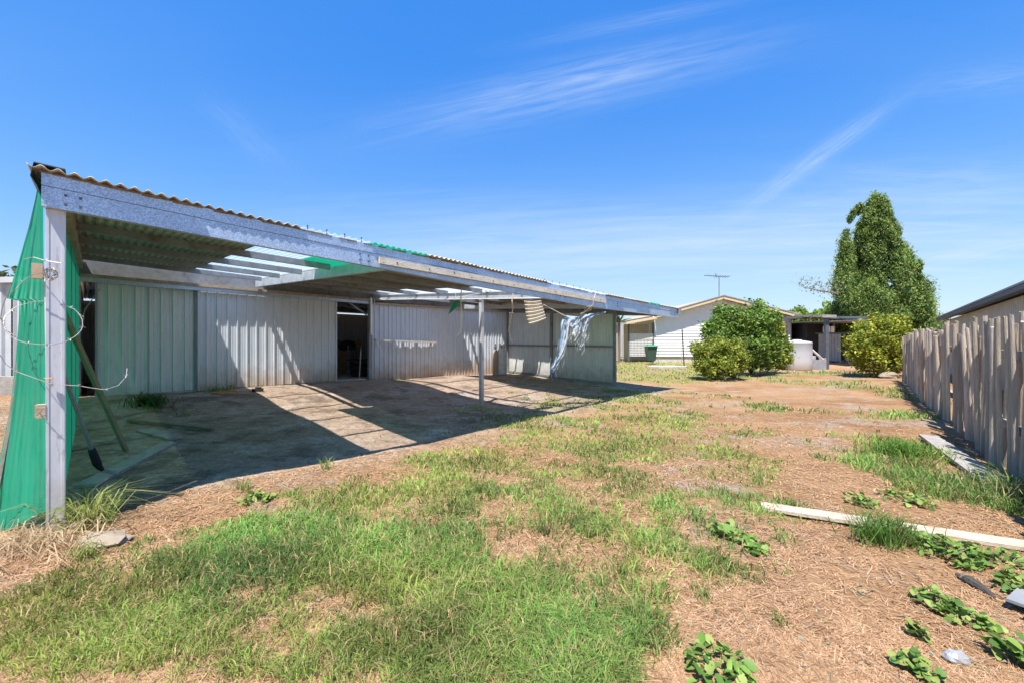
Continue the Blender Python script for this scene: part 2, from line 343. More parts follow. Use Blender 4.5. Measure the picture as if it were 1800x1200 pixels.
def np_mesh(name, verts, faces, m, cols=None, parent=None, smooth=False):
    off = origin(parent) if parent else Vector((0, 0, 0))
    verts = np.asarray(verts, np.float32)-np.array(off, np.float32); faces = np.asarray(faces, np.int32); k = faces.shape[1]
    me = bpy.data.meshes.new(name); me.vertices.add(len(verts)); me.vertices.foreach_set('co', verts.ravel())
    me.loops.add(faces.size); me.loops.foreach_set('vertex_index', faces.ravel())
    me.polygons.add(len(faces)); me.polygons.foreach_set('loop_start', np.arange(0, faces.size, k, dtype=np.int32))
    me.polygons.foreach_set('loop_total', np.full(len(faces), k, np.int32)); me.update(calc_edges=True)
    if smooth: me.polygons.foreach_set('use_smooth', np.ones(len(faces), bool))
    if cols is not None:
        ca = me.color_attributes.new('Col', 'FLOAT_COLOR', 'POINT'); c4 = np.ones((len(verts), 4), np.float32); c4[:, :3] = cols; ca.data.foreach_set('color', c4.ravel())
    me.materials.append(MT[m] if isinstance(m, str) else m)
    o = bpy.data.objects.new(name, me); COL.objects.link(o)
    if parent: o.parent = parent
    return o

# ------------------------------------------------------------------ ground
# green patches: ellipses seen in the photo, turned into ground ellipses (x, y, half width, half depth, density, blade length, yellowness)
def ell(px, py, rx, ry, dens, ln, yel):
    c = Gp(px, py); y0 = F*CAM_Z/max(py+ry-600, 8); y1 = F*CAM_Z/max(py-ry-600, 8)
    return (c.x, (y0+y1)/2, rx/F*c.y, max((y1-y0)/2, .05), dens, ln, yel)
PATCH = [ell(*e) for e in (
 (1050,800,360,120,.64,.06,.35), (860,780,180,50,.4,.05,.4), (1200,740,140,45,.45,.05,.35), (1130,880,200,50,.3,.07,.3), (600,880,260,40,.25,.06,.3), (1560,760,110,60,.35,.07,.3),
 (420,940,150,40,.5,.06,.3), (230,970,160,45,.5,.06,.5), (570,890,140,30,.5,.06,.3), (720,845,120,24,.55,.06,.3), (1330,900,110,60,.42,.06,.35), (1180,1010,120,60,.35,.06,.3), (1430,900,60,26,.35,.05,.3),
 (1650,850,80,35,1.2,.13,.15), (1580,790,60,26,1.1,.12,.1), (1500,790,60,20,.5,.06,.3), (1620,700,60,20,.7,.09,.2),
 (250,1150,330,90,.5,.07,.65), (640,1180,300,90,.6,.09,.4), (980,1170,110,70,1,.13,.1), (60,1040,70,40,.6,.07,.8), (480,1000,150,50,.9,.09,.15), (1150,960,110,50,.75,.08,.2),
 (560,1010,250,70,1,.10,.1), (860,980,260,75,1.1,.12,.05), (330,1090,290,90,.45,.07,.55), (120,1080,150,60,.4,.06,.8), (900,1090,200,90,1.2,.13,.05),
 (640,1150,260,50,.9,.08,.4), (1080,930,220,60,.8,.08,.2), (1250,915,110,40,.8,.09,.15), (1000,870,150,24,.83,.06,.35), (860,890,60,30,1,.11,.05),
 (700,1060,200,60,1,.11,.15), (450,960,120,30,.9,.1,.05), (1330,970,40,40,.7,.08,.1), (1180,860,120,24,.75,.06,.25),
 (800,805,80,20,1.12,.06,.3), (1000,840,90,10,.6,.05,.3), (940,765,60,10,.83,.05,.4), (1080,790,70,18,.9,.05,.35), (1150,715,90,22,.9,.05,.35), (1200,775,90,16,.75,.05,.4),
 (1290,800,60,14,.6,.05,.5), (1350,715,60,9,.9,.06,.2), (1300,840,60,16,.9,.06,.2), (1120,745,60,14,.6,.05,.3), (1060,830,60,14,.75,.05,.6), (1230,690,50,8,.6,.05,.3),
 (660,875,40,12,.7,.07,.2), (450,880,30,8,.5,.06,.3), (280,900,70,12,.5,.06,.4), (120,1000,50,18,.5,.08,.4), (1280,820,90,10,.6,.05,.3),
 (1140,660,90,16,1.2,.06,.55), (1160,635,120,16,1,.06,.5), (1330,650,50,8,.7,.08,.2), (1240,660,60,8,.7,.07,.3), (1100,690,50,8,.9,.05,.3),
 (1575,790,45,25,1,.12,.15), (1690,860,70,45,1,.14,.15), (1600,735,50,10,.9,.1,.15), (1660,735,40,14,.8,.08,.1), (1570,680,50,10,.9,.1,.2), (1590,665,30,8,.8,.1,.2),
 (1775,890,40,40,1,.2,.15), (1545,940,45,26,.8,.16,.1), (1440,805,10,5,.7,.06,.2), (1500,800,22,8,.5,.06,.4), (1390,1105,15,25,.4,.06,.3), (1640,640,30,8,.6,.1,.2),
 (265,710,60,14,.9,.12,.1), (250,740,80,14,.5,.08,.1), (445,700,30,10,.5,.06,.3), (450,745,40,14,.3,.05,.2), (635,683,30,8,.6,.07,.2), (680,690,40,5,.3,.05,.1), (910,660,30,5,.7,.06,.4),
 (930,668,40,5,.6,.06,.2), (1320,660,60,10,.7,.07,.3), (1390,655,40,8,.6,.06,.4), (530,890,40,12,.35,.06,.4), (160,945,30,14,.5,.08,.3), (700,860,40,12,.45,.05,.4),
 (1570,830,30,14,.3,.05,.3), (1510,880,26,10,.5,.07,.2), (1280,1000,60,12,.3,.06,.3), (30,960,30,10,.4,.07,.6))]
PA = np.array(PATCH)
def cover(x, y):
    """green density 0..1+, blade length and yellowness at ground points"""
    x = np.asarray(x, float); y = np.asarray(y, float); d = np.zeros_like(x); ln = np.zeros_like(x); ye = np.zeros_like(x); ws = np.full_like(x, 1e-6)
    wx = (fbm(x*1.3+4, y*1.3, 11)-.5)*.5; wy = (fbm(x*1.3, y*1.3+8, 12)-.5)*.5; sc = np.clip(y/6, .5, 2)
    for (cx, cy, rx, ry, de, le, yl) in PA:
        q = ((x+wx*sc-cx)/rx)**2+((y+wy*sc-cy)/ry)**2
        g = np.exp(-q*1.05)*de
        d = d+g*(1-d*.45); ln += g*le; ye += g*yl; ws += g
    n = fbm(x*1.1, y*1.1, 21)*.4+fbm(x*3.2, y*3.2, 22)*.35+fbm(x*11, y*11, 23)*.25
    n = np.clip((n-.5)*5.2, -1, 1)
    d = np.clip((np.clip(d, 0, .86)-.42)*1.7+n*.85*np.clip(d*3, 0, 1), 0, 1.05)
    # the lawn beside the house
    lawn = np.clip((y-14.5)/2, 0, 1)*np.clip((10.6-x+(y-17)*.25)/1.5, 0, 1)*np.clip((x-1)/1.5, 0, 1)*np.clip((40-y)/2, 0, 1)
    far = np.clip((np.hypot(x, y)-45)/15, 0, 1)
    d = np.maximum(d, np.maximum(lawn*np.clip(.8+.45*n, .3, 1), far*.6)); ye = ye/ws; ln = ln/ws
    ye = np.where(lawn > .3, .5, ye); ln = np.where(ln < .01, .06, ln)
    return d, ln, ye
def axis(dense0, dense1, step, lo, hi, gr):
    a = list(np.arange(dense0, dense1+1e-6, step)); s = step; x = a[-1]
    while x < hi: s *= gr; x += s; a.append(x)
    s = step; x = a[0]; b = []
    while x > lo: s *= gr; x -= s; b.append(x)
    return np.array(b[::-1]+a)
gxs = axis(-6.5, 7.5, .07, -420, 420, 1.09); gys = axis(1.2, 9.0, .06, -60, 900, 1.06)
GX, GY = np.meshgrid(gxs, gys); gx = GX.ravel(); gy = GY.ravel()
gzv = np.concatenate([gz(gx[i:i+20000], gy[i:i+20000]) for i in range(0, len(gx), 20000)])
far = np.clip((np.hypot(gx, gy)-60)/60, 0, 1); gzv = gzv*(1-far)-.3*far
nx = len(gxs); ny = len(gys); ii = np.arange(nx*ny).reshape(ny, nx)
gf = np.stack([ii[:-1, :-1].ravel(), ii[:-1, 1:].ravel(), ii[1:, 1:].ravel(), ii[1:, :-1].ravel()], 1)
cd, cl_, cy_ = cover(gx, gy)
rel = np.stack([gx-O.x, gy-O.y], 1); det = A.x*Bv.y-A.y*Bv.x
la = (rel[:, 0]*Bv.y-rel[:, 1]*Bv.x)/det; lb = (A.x*rel[:, 1]-A.y*rel[:, 0])/det
bare = np.clip(1-np.maximum(np.abs(la-6)/6.6-.9, np.abs(lb-3.3)/3.2-.9)*4, 0, 1)
gcol = np.stack([np.clip(cd, 0, 1)*np.where(gy > 12.5, 1, .55), bare, cy_], 1)
def ground_mat():
    m = bpy.data.materials.new('dry_ground'); m.use_nodes = True; nt = m.node_tree; n = nt.nodes; l = nt.links; n.clear()
    out = n.new('ShaderNodeOutputMaterial'); b = n.new('ShaderNodeBsdfPrincipled'); l.new(b.outputs[0], out.inputs[0]); b.inputs['Roughness'].default_value = .95; b.inputs['Specular IOR Level'].default_value = .15
    ge = n.new('ShaderNodeNewGeometry'); pos = ge.outputs['Position']
    def noise(sc, det=6, rough=.65, vec=pos, dist=0):
        z = n.new('ShaderNodeTexNoise'); z.inputs['Scale'].default_value = sc; z.inputs['Detail'].default_value = det; z.inputs['Roughness'].default_value = rough; z.inputs['Distortion'].default_value = dist
        l.new(vec, z.inputs['Vector']); return z.outputs[0]
    def rng_(v, a, c, x=0, y=1):
        r = n.new('ShaderNodeMapRange'); r.inputs[1].default_value = a; r.inputs[2].default_value = c; r.inputs[3].default_value = x; r.inputs[4].default_value = y; l.new(v, r.inputs[0]); return r.outputs[0]
    def mix(f, a, c, mode='MIX'):
        x = n.new('ShaderNodeMix'); x.data_type = 'RGBA'; x.blend_type = mode
        for s, v in ((0, f), (6, a), (7, c)):
            if isinstance(v, (int, float)): x.inputs[s].default_value = v
            elif isinstance(v, tuple): x.inputs[s].default_value = (*v, 1)
            else: l.new(v, x.inputs[s])
        return x.outputs[2]
    def mul(a, c):
        x = n.new('ShaderNodeMath'); x.operation = 'MULTIPLY'
        for i, v in ((0, a), (1, c)):
            if isinstance(v, (int, float)): x.inputs[i].default_value = v
            else: l.new(v, x.inputs[i])
        return x.outputs[0]
    at = n.new('ShaderNodeAttribute'); at.attribute_name = 'Col'; sp = n.new('ShaderNodeSeparateColor'); l.new(at.outputs['Color'], sp.inputs[0])
    straw = mix(rng_(noise(1.1), .35, .65), (.345, .195, .10), (.43, .265, .145))
    straw = mix(rng_(noise(.6, 6, .7), .48, .62), straw, (.265, .145, .07))
    grey = mul(rng_(noise(.8, 6, .7), .53, .61), rng_(noise(5), .3, .5))
    c = mix(grey, straw, (.36, .29, .235))
    dirt = mix(rng_(noise(2.2), .35, .65), (.50, .36, .26), (.41, .31, .24))
    dirt = mix(mul(rng_(noise(1.3, 7), .5, .62), .7), dirt, (.58, .50, .43))
    dirt = mix(mul(rng_(noise(1.7, 7, .72), .5, .6), .75), dirt, (.17, .13, .105))
    dirt = mix(1.0, dirt, rng_(noise(9, 6, .7), .3, .7, .72, 1.22), 'MULTIPLY')
    c = mix(mul(sp.outputs[1], .93), c, dirt)
    gcol = mix(sp.outputs[2], (.13, .22, .05), (.30, .28, .09))
    c = mix(mul(rng_(sp.outputs[0], .12, .9), .85), c, gcol)
    # straw fibres: stretched noises in several directions
    fib = None
    for i, (rz, s1) in enumerate(((.3, 1), (1.3, 1.2), (2.2, .9), (2.8, 1.1))):
        mp = n.new('ShaderNodeMapping'); mp.inputs['Rotation'].default_value = (0, 0, rz); mp.inputs['Scale'].default_value = (9*s1, 130*s1, 20); mp.inputs['Location'].default_value = (i*7.3, i*2.1, 0); l.new(pos, mp.inputs[0])
        v = rng_(noise(1, 3, .6, mp.outputs[0]), .57, .70); 
        if fib is None: fib = v
        else:
            x = n.new('ShaderNodeMath'); x.operation = 'MAXIMUM'; l.new(fib, x.inputs[0]); l.new(v, x.inputs[1]); fib = x.outputs[0]
    nob = n.new('ShaderNodeMath'); nob.operation = 'SUBTRACT'; nob.inputs[0].default_value = 1; l.new(mul(sp.outputs[1], .85), nob.inputs[1])
    c = mix(mul(mul(fib, nob.outputs[0]), .55), c, (.60, .38, .20))
    c = mix(1.0, c, rng_(noise(28, 5, .7), .25, .75, .62, 1.32), 'MULTIPLY')
    l.new(c, b.inputs['Base Color'])
    bp = n.new('ShaderNodeBump'); bp.inputs['Strength'].default_value = .9; bp.inputs['Distance'].default_value = .025
    hh = n.new('ShaderNodeMath'); hh.operation = 'ADD'; l.new(noise(22, 7, .75), hh.inputs[0]); l.new(mul(fib, .35), hh.inputs[1]); l.new(hh.outputs[0], bp.inputs['Height']); l.new(bp.outputs[0], b.inputs['Normal'])
    return m
ground = np_mesh('ground', np.stack([gx, gy, gzv], 1), gf, ground_mat(), gcol, smooth=True); struct(ground)

# ------------------------------------------------------------------ the open-fronted shed
shed = thing('farm_shed', 'long open-fronted galvanised shed with sagging patchwork roof and sliding doors', 'shed', L(0, 0, g1(*O)))
def loft_beam(ks, b0, b1, top, bot):
    m = MB(); vs = []; fs = []
    for a in ks: vs += [L(a, b0, bot(a)), L(a, b1, bot(a)), L(a, b1, top(a)), L(a, b0, top(a))]
    for i in range(len(ks)-1):
        q = i*4; fs += [(q, q+4, q+5, q+1), (q+1, q+5, q+6, q+2), (q+2, q+6, q+7, q+3), (q+3, q+7, q+4, q)]
    n = len(vs); fs += [(0, 1, 2, 3), (n-1, n-2, n-3, n-4)]
    return m.add(vs, fs)
KS = [-.06, 1.2, 3.5, 5.5, 7.76, 10, 12.15]
dep = lambda a: float(np.interp(a, [0, 1.2, 3.5, 7.9, 12.6], [.225, .225, .252, .285, .245]))
loft_beam(KS, -.08, -.02, lambda a: T(a)-.093, lambda a: T(a)-dep(a)).build('front_beam', 'galv', shed)
loft_beam(KS, -.086, -.015, lambda a: T(a)-.002, lambda a: T(a)-.09).build('front_capping', 'galv', shed)
m = MB()
for a in (.05, .12, 2.2, 2.3, 4.6, 6.05, 6.2, 8.3, 10.1, 11.9):
    for dz in (.13, .19):
        c = L(a, -.087, T(a)-dz); m.box(c, (.013, .014, .013), .87)
m.build('bolt', 'darkgrey', shed)['kind'] = 'stuff'
# lip of dirt and rust under the sheet edge, patchy
m = MB(); 
for a in np.arange(-.05, 12.1, .09):
    if random.random() < .75: m.box(L(a, -.088, T(a)-.006), (.1, .008, random.uniform(.006, .022)), math.atan2(A.y, A.x))
m.build('rust_line', 'roof_edge_dirt', shed)['kind'] = 'stuff'
for a0, a1 in ((2.42, 5.55), (5.57, 7.7)):
    tz = lambda a: float(np.interp(a, [2.42, 7.7], [2.288, 2.238])); bz = lambda a: float(np.interp(a, [2.42, 7.7], [2.215, 2.147]))
    pl = loft_beam([a0, (a0+a1)/2, a1], -.118, -.09, tz, bz).build('fascia_plank', 'plank', shed)
    nm = MB()
    for k in range(int((a1-a0)/.42)):
        a = a0+.2+k*.42+random.uniform(-.08, .08); nm.box(L(a, -.1195, (tz(a)+bz(a))/2+random.uniform(-.02, .02)), (.014, .006, .014), .87)
    nm.build('nail', 'dark', pl)['kind'] = 'stuff'
# posts
def post(a, b, z1, w=.09, mt='post', zb=None):
    p = XY(a, b); zz = g1(p.x, p.y)-.1 if zb is None else zb
    return MB().prism((p.x, p.y, zz), (p.x, p.y, z1), w, w, (A.x, A.y, 0)).build('post', mt, shed)
fp = post(0.0, 0.02, T(0)-dep(0)-.001)
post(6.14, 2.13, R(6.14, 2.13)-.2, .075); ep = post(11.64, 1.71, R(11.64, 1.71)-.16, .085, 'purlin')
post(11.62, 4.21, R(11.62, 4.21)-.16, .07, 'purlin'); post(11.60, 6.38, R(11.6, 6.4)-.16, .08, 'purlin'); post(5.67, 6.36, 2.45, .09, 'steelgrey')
fo = XY(0, .02)
for da, nm_ in ((-.036, 'lip'), (.036, 'lip')):
    q = fo+A*da-Bv.normalized()*.0465; MB().prism((q.x, q.y, .02), (q.x, q.y, T(0)-dep(0)-.004), .005, .014, (A.x, A.y, 0)).build('post_lip', 'post', fp)
# blocks, hook and rust on the near post
c = P(66.5, 477, 2.80); MB().box(c, (.05, .05, .10), .7).build('timber_block', 'rustcyl', fp)
c = P(73, 722, 2.80); MB().box(c, (.05, .05, .09), .6).build('timber_block', 'ledge', fp)
c = P(86, 664, 2.78); MB().lathe(c, [(.0, -.002), (.026, -.001), (.02, .003), (0, .004)], 10).build('hook', 'rust', fp)
m = MB(); c = P(88, 482, 2.76)
for k in range(9):
    t0 = random.uniform(0, 6); pts = [c+Vector((math.cos(t0+t)*.035*random.uniform(.7, 1.2), random.uniform(-.02, .02), math.sin(t0+t)*.04*random.uniform(.7, 1.2))) for t in np.linspace(0, 5, 9)]
    m.tube(pts, .0022, 4)
m.build('wire_knot', 'wire', fp)
# purlins (along the shed), rafters (front to back)
for b in (.85, 1.95, 3.15, 4.35, 5.55):
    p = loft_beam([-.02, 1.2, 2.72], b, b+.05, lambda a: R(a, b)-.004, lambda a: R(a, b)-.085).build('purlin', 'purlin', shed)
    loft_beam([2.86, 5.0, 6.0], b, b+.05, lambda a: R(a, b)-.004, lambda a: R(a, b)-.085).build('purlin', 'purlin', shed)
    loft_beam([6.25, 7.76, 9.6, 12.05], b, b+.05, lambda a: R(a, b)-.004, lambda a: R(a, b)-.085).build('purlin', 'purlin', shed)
loft_beam([-.05, 3, 6, 9, 12], 6.42, 6.47, lambda a: R(a, 6.45)-.012, lambda a: 2.5).build('back_plate', 'purlin', shed)
def rafter(a0, a1, b0, b1, h=.17, mt='galv_plain', w=.06, drop=.03):
    m = MB(); vs = []
    for a, b in ((a0, b0), (a1, b1)):
        z = R(a, b)-drop
        vs += [L(a-w/2, b, z-h), L(a+w/2, b, z-h), L(a+w/2, b, z), L(a-w/2, b, z)]
    return m.add(vs, [(0, 1, 2, 3), (7, 6, 5, 4), (0, 4, 5, 1), (1, 5, 6, 2), (2, 6, 7, 3), (3, 7, 4, 0)]).build('rafter', mt, shed)
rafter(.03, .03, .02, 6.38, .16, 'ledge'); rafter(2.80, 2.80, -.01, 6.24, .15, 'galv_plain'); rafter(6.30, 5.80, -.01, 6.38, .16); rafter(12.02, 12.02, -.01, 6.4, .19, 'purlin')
rafter(9.2, 9.2, -.01, 6.38, .16)
# roof sheets
def corr(u0, u1, v0, v1, zf, pitch, amp, nv=2, thick=True, k=6, ph=0):
    n = max(2, int(round((u1-u0)/pitch*k))); rows = []
    for i in range(n+1):
        a = u0+(u1-u0)*i/n; w = amp*math.sin(2*math.pi*(a/pitch)+ph)
        rows.append([L(a, v0+(v1-v0)*j/nv, zf(a, v0+(v1-v0)*j/nv)+w) for j in range(nv+1)])
    return MB().grid(rows, (0, 0, -.005) if thick else None)
def sheets(a0, a1, n, b0, b1, mt, lift=0.0, name='roof_sheet', lab=None):
    w = (a1-a0)/n
    for i in range(n):
        jb = random.uniform(-.02, .02) if b0 < 0 else 0; up = random.uniform(0, .004)+lift
        corr(a0+i*w, a0+(i+1)*w+.035, b0+jb, b1, lambda a, b: R(a, b)+.013+up, .076, .013, 2, mt not in ('clear', 'green_roof')).build(name, mt, shed, lab, smooth=True)
sheets(-.12, 1.58, 2, -.12, 3.3, 'roof'); sheets(-.12, 1.58, 2, 3.25, 6.36, 'roof', .006)
sheets(1.60, 2.30, 1, -.11, 3.3, 'clear', lab='clear plastic roof sheet'); sheets(1.60, 2.30, 1, 3.25, 6.22, 'clear', .006, lab='clear plastic roof sheet')
sheets(2.32, 3.06, 1, -.13, 2.7, 'green_roof', lab='translucent green roof sheet'); sheets(2.32, 2.88, 1, 2.75, 6.22, 'clear', .006, lab='clear plastic roof sheet'); sheets(2.9, 3.06, 1, 2.75, 6.5, 'roof', .008)
sheets(3.08, 5.6, 3, -.12, 3.3, 'roof'); sheets(3.08, 5.45, 3, 3.25, 6.5, 'roof', .006)
sheets(5.64, 7.7, 3, -.11, 3.3, 'clear', lab='clear plastic roof sheet'); sheets(5.35, 7.9, 3, 3.25, 5.97, 'clear', .006, lab='clear plastic roof sheet'); sheets(5.35, 8.8, 4, 5.95, 6.5, 'roof', .01)
sheets(7.72, 9.95, 3, -.12, 3.3, 'roof'); sheets(7.95, 9.95, 3, 3.25, 5.65, 'roof', .006); sheets(9.97, 10.7, 1, -.12, 3.3, 'green_roof', lab='translucent green roof sheet'); sheets(9.97, 10.3, 1, 3.25, 5.65, 'roof', .006); sheets(10.3, 10.85, 1, 3.25, 3.85, 'roof', .006); sheets(10.3, 10.85, 1, 4.45, 5.2, 'roof', .006); sheets(10.3, 10.85, 1, 3.87, 4.43, 'clear', .006, lab='small clear plastic roof panel'); sheets(10.3, 10.85, 1, 5.22, 6.22, 'clear', .006, lab='small clear plastic roof panel'); sheets(10.87, 12.1, 2, 3.25, 6.5, 'roof', .006)
sheets(10.72, 12.12, 2, -.12, 3.3, 'roof'); sheets(8.82, 10.86, 3, 6.2, 6.5, 'roof', .016); sheets(8.85, 10.28, 2, 5.62, 6.22, 'clear', .012, lab='clear plastic roof sheet')
# roofing screws left standing along the clear sheets
m = MB()
for a in list(np.arange(1.66, 2.3, .19))+list(np.arange(5.6, 7.7, .23)):
    m.tube([L(a, -.06, T(a)), L(a, -.06, T(a)+.05)], .004, 5); m.lathe(L(a, -.06, T(a)+.05), [(0, 0), (.009, 0), (.009, .006), (0, .007)], 6)
m.build('roofing_screw', 'dark', shed)['kind'] = 'stuff'
# folded barge capping on the near roof end and the gutter stub on the far one
m = MB(); prof = [(.05, .036), (-.09, .040), (-.105, -.05), (-.075, -.11)]
rows = [[L(da, b, R(0, b)+dz) for b in (-.13, 3, 6.4)] for da, dz in prof]; m.grid(rows, (0, 0, -.006)); m.build('barge_capping', 'darkgrey', shed)
m = MB(); q = 12.14; m.prism(L(q, -.13, T(12)-.07), L(q, 6.3, R(12, 6.3)-.08), .05, .15); m.build('end_capping', 'purlin', shed)
m = MB(); m.prism(L(12.17, -.16, T(12)-.075), L(12.17, .3, T(12)-.06), .07, .13); m.build('gutter_stub', 'steelgrey', shed)
# door head: timber ledge over a steel track
wall_top = lambda a: float(np.interp(a, [0, 5.6, 11.6], [2.42, 2.40, 2.49]))
loft_beam([.02, 3, 5.7], 6.27, 6.40, lambda a: wall_top(a)+.125, lambda a: wall_top(a)+.07).build('head_ledge', 'ledge', shed)
loft_beam([5.76, 8.5, 11.55], 6.33, 6.40, lambda a: wall_top(a)+.05, lambda a: wall_top(a)-.005).build('head_ledge', 'ledge', shed)
loft_beam([.02, 3, 5.7], 6.31, 6.41, lambda a: wall_top(a)+.068, lambda a: wall_top(a)-.01).build('door_track', 'galv', shed)
# ribbed wall sheets
def ribsheet(p0, p1, z0f, z1f, nrm, pitch=.19, depth=.028, rib=.035, minor=True):
    """vertical cladding between plan points p0 and p1; ribs stand out along nrm"""
    p0 = Vector(p0); p1 = Vector(p1); d = p1-p0; W = d.length; d = d/W; nrm = Vector(nrm).normalized(); cols = []
    x = 0.0; pr = []
    while x < W-1e-4:
        s = min(pitch, W-x)
        pr += [(x, 0)]
        if minor and s > pitch*.9:
            for f in (.33, .62): pr += [(x+s*f-.008, 0), (x+s*f, .006), (x+s*f+.008, 0)]
        pr += [(x+s-rib, 0), (x+s-rib*.75, depth), (x+s-rib*.25, depth)]
        x += s
    pr.append((W, 0)); rows = []
    for x, h in pr:
        q = p0+d*x+nrm*h; f = x/W
        rows.append([Vector((q.x, q.y, z0f(f))), Vector((q.x, q.y, z1f(f)))])
    return MB().grid(rows, (-nrm.x*.004, -nrm.y*.004, 0))
front = Vector((-Bv.x, -Bv.y)).normalized()
def wall_run(a0, a1, b, width, name, mt, parent, z0=None, z1=None, lab=None, **k):
    n = max(1, int(round((a1-a0)/width))); w = (a1-a0)/n
    for i in range(n):
        s, e = a0+i*w, a0+(i+1)*w; p, q = XY(s, b), XY(e, b)
        f0 = (lambda f: (g1(*(p.lerp(q, f)))-.03)) if z0 is None else (lambda f: z0)
        f1 = (lambda f: wall_top(s+(e-s)*f)-.002) if z1 is None else z1
        ribsheet(p, q, f0, f1, front, **k).build(name, mt, parent, lab)
d1 = bpy.data.objects.new('sliding_door', None); COL.objects.link(d1); d1.parent = shed; d1['label'] = 'greenish left sliding door leaf'
d2 = bpy.data.objects.new('sliding_door', None); COL.objects.link(d2); d2.parent = shed
wall_run(.22, 1.74, 6.50, .76, 'door_sheet', 'clad_green', d1, z0=.36); wall_run(1.72, 4.74, 6.43, .755, 'door_sheet', 'clad', d2, z0=.345)
for a in (.23, 1.70): p = XY(a, 6.47); MB().prism((p.x, p.y, .36), (p.x, p.y, wall_top(a)-.01), .045, .03, (A.x, A.y, 0)).build('door_stile', 'steelgrey', d1)
for a in (1.75, 4.72): p = XY(a, 6.41); MB().prism((p.x, p.y, .345), (p.x, p.y, wall_top(a)-.01), .04, .03, (A.x, A.y, 0)).build('door_stile', 'clad', d2)
wall_run(5.73, 11.56, 6.43, .765, 'wall_sheet', 'clad', shed, pitch=.153)
# far end wall of the bay
ew0, ew1 = 6.36, 1.75
nrm_e = (-A.x, -A.y)
for i in range(6):
    s = ew0+(ew1-ew0)*i/6; e = ew0+(ew1-ew0)*(i+1)/6; p, q = XY(11.67, s), XY(11.67, e)
    ribsheet(p, q, lambda f: g1(*(p.lerp(q, f)))+.02, lambda f: R(11.67, s+(e-s)*f)-.19, nrm_e, pitch=.256, depth=.02).build('end_wall_sheet', 'clad_green', shed)
for zf in (1.22, .1):
    for s, e in ((6.34, 4.25), (4.17, 1.75)):
        za = zf if zf > 1 else g1(*XY(11.6, s))+.06; zb = zf-.02 if zf > 1 else g1(*XY(11.6, e))+.08
        MB().prism(L(11.62, s, za), L(11.62, e, zb), .05, .055).build('wall_rail', 'purlin', shed)
loft = rafter(11.64, 11.64, 1.7, 6.38, .12, 'purlin', .07, .06)
# near side wall: posts with green light put into their colour, and green plastic
def side(bs, a=0.02): return XY(a-.0*bs, bs)
for b0, b1, z1, mt in ((2.55, 2.75, 2.42, 'olive_greenlit'), (4.3, 4.5, 2.45, 'olive_greenlit')):
    p, q = XY(-.04, b0), XY(-.04, b1); g = g1(p.x, p.y)
    MB().prism((p.x, p.y, g), (p.x, p.y, z1), .05, .11, (A.x, A.y, 0)).build('side_post', mt, shed)
for b0, b1 in ((.1, 2.2), (2.18, 4.3), (4.28, 6.42)):
    rows = []
    n = int((b1-b0)/.019)
    for i in range(n+1):
        b = b0+(b1-b0)*i/n; w = .012*math.sin(2*math.pi*b/.076); p = XY(.0+w, b); g = g1(p.x, p.y)
        rows.append([Vector((p.x, p.y, g-.03)), Vector((p.x, p.y, 1.2)), Vector((p.x, p.y, R(0, b)-.1))])
    MB().grid(rows).build('side_sheet', 'green', shed, 'green translucent plastic side sheet', smooth=True)
# loose flared green sheet at the near corner, outline as seen: narrow at the top, spreading to the left at the foot
ed = [(302, 71.5, 76), (350, 62, 76), (400, 50, 76), (460, 33, 77), (525, 12, 78), (529, 34, 78), (560, 33, 78.5), (640, 27, 80), (720, 17, 82), (800, 1, 83), (870, -10, 84), (900, -16, 84), (948, -24, 84.5)]
rows = []
nc = 44
for i in range(nc+1):
    f = i/nc; col = []
    for (y, xl, xr) in ed:
        x = xl+(xr-xl)*f; yy = y
        if y == 948: yy = 948-52*f*1.0+3*math.sin(f*2*math.pi*9)
        if y == 900: yy = 900-20*f
        Yd = 2.86+.10*(1-(x+20)/100)+.005*math.sin(x/100*2*math.pi*11+y*.002)-.05*(yy > 700)*(yy-700)/250
        col.append(P(x, yy, Yd))
    rows.append(col)
MB().grid(rows).build('side_sheet', 'green', shed, 'loose green plastic sheet flaring out beside the near post', smooth=True)
m = MB(); m.tube([P(40, 521, 2.90)+Vector((0, .02, 0)), P(33, 640, 2.92), P(22, 720, 2.92), P(1, 835, 2.9), P(-8, 880, 2.88)], .012, 5); m.build('wire_edge', 'wire', shed)
# the closed shed behind the doors
zs = lambda b: 2.58-.03*(b-6.5)
def inner_wall(a0, b0, a1, b1, n, top, name='back_wall_sheet'):
    for i in range(n):
        s = XY(a0+(a1-a0)*i/n, b0+(b1-b0)*i/n); e = XY(a0+(a1-a0)*(i+1)/n, b0+(b1-b0)*(i+1)/n); dd = (e-s).normalized()
        ribsheet(s, e, lambda f: .2, lambda f: top, (dd.y, -dd.x), minor=False).build(name, 'clad', shed)
inner_wall(0, 10.5, 12, 10.5, 12, 2.36); inner_wall(0, 6.5, 0, 10.5, 4, 2.42); inner_wall(11.72, 6.45, 11.72, 10.5, 4, 2.42)
for i in range(12):
    corr(i*1.0-.05, i*1.0+1.0, 6.52, 10.7, lambda a, b: zs(b)-.03, .076, .0105, 1).build('back_roof_sheet', 'roof', shed, smooth=True)
fl = MB(); fl.add([L(.1, 6.46, .36), L(11.6, 6.46, .30), L(11.6, 10.45, .30), L(.1, 10.45, .36), L(.1, 6.46, .1), L(11.6, 6.46, .1), L(11.6, 10.45, .1), L(.1, 10.45, .1)], [(0, 1, 2, 3), (0, 4, 5, 1)]); fl.build('concrete_floor', 'floor', shed)
for b in (7.6, 9.2): MB().prism(L(.1, b, zs(b)-.12), L(11.6, b, zs(b)-.12), .05, .1).build('purlin', 'purlin', shed)
MB().prism(L(5.62, 6.6, 2.2), L(5.1, 7.6, 2.5), .05, .05).build('brace', 'steelgrey', shed)
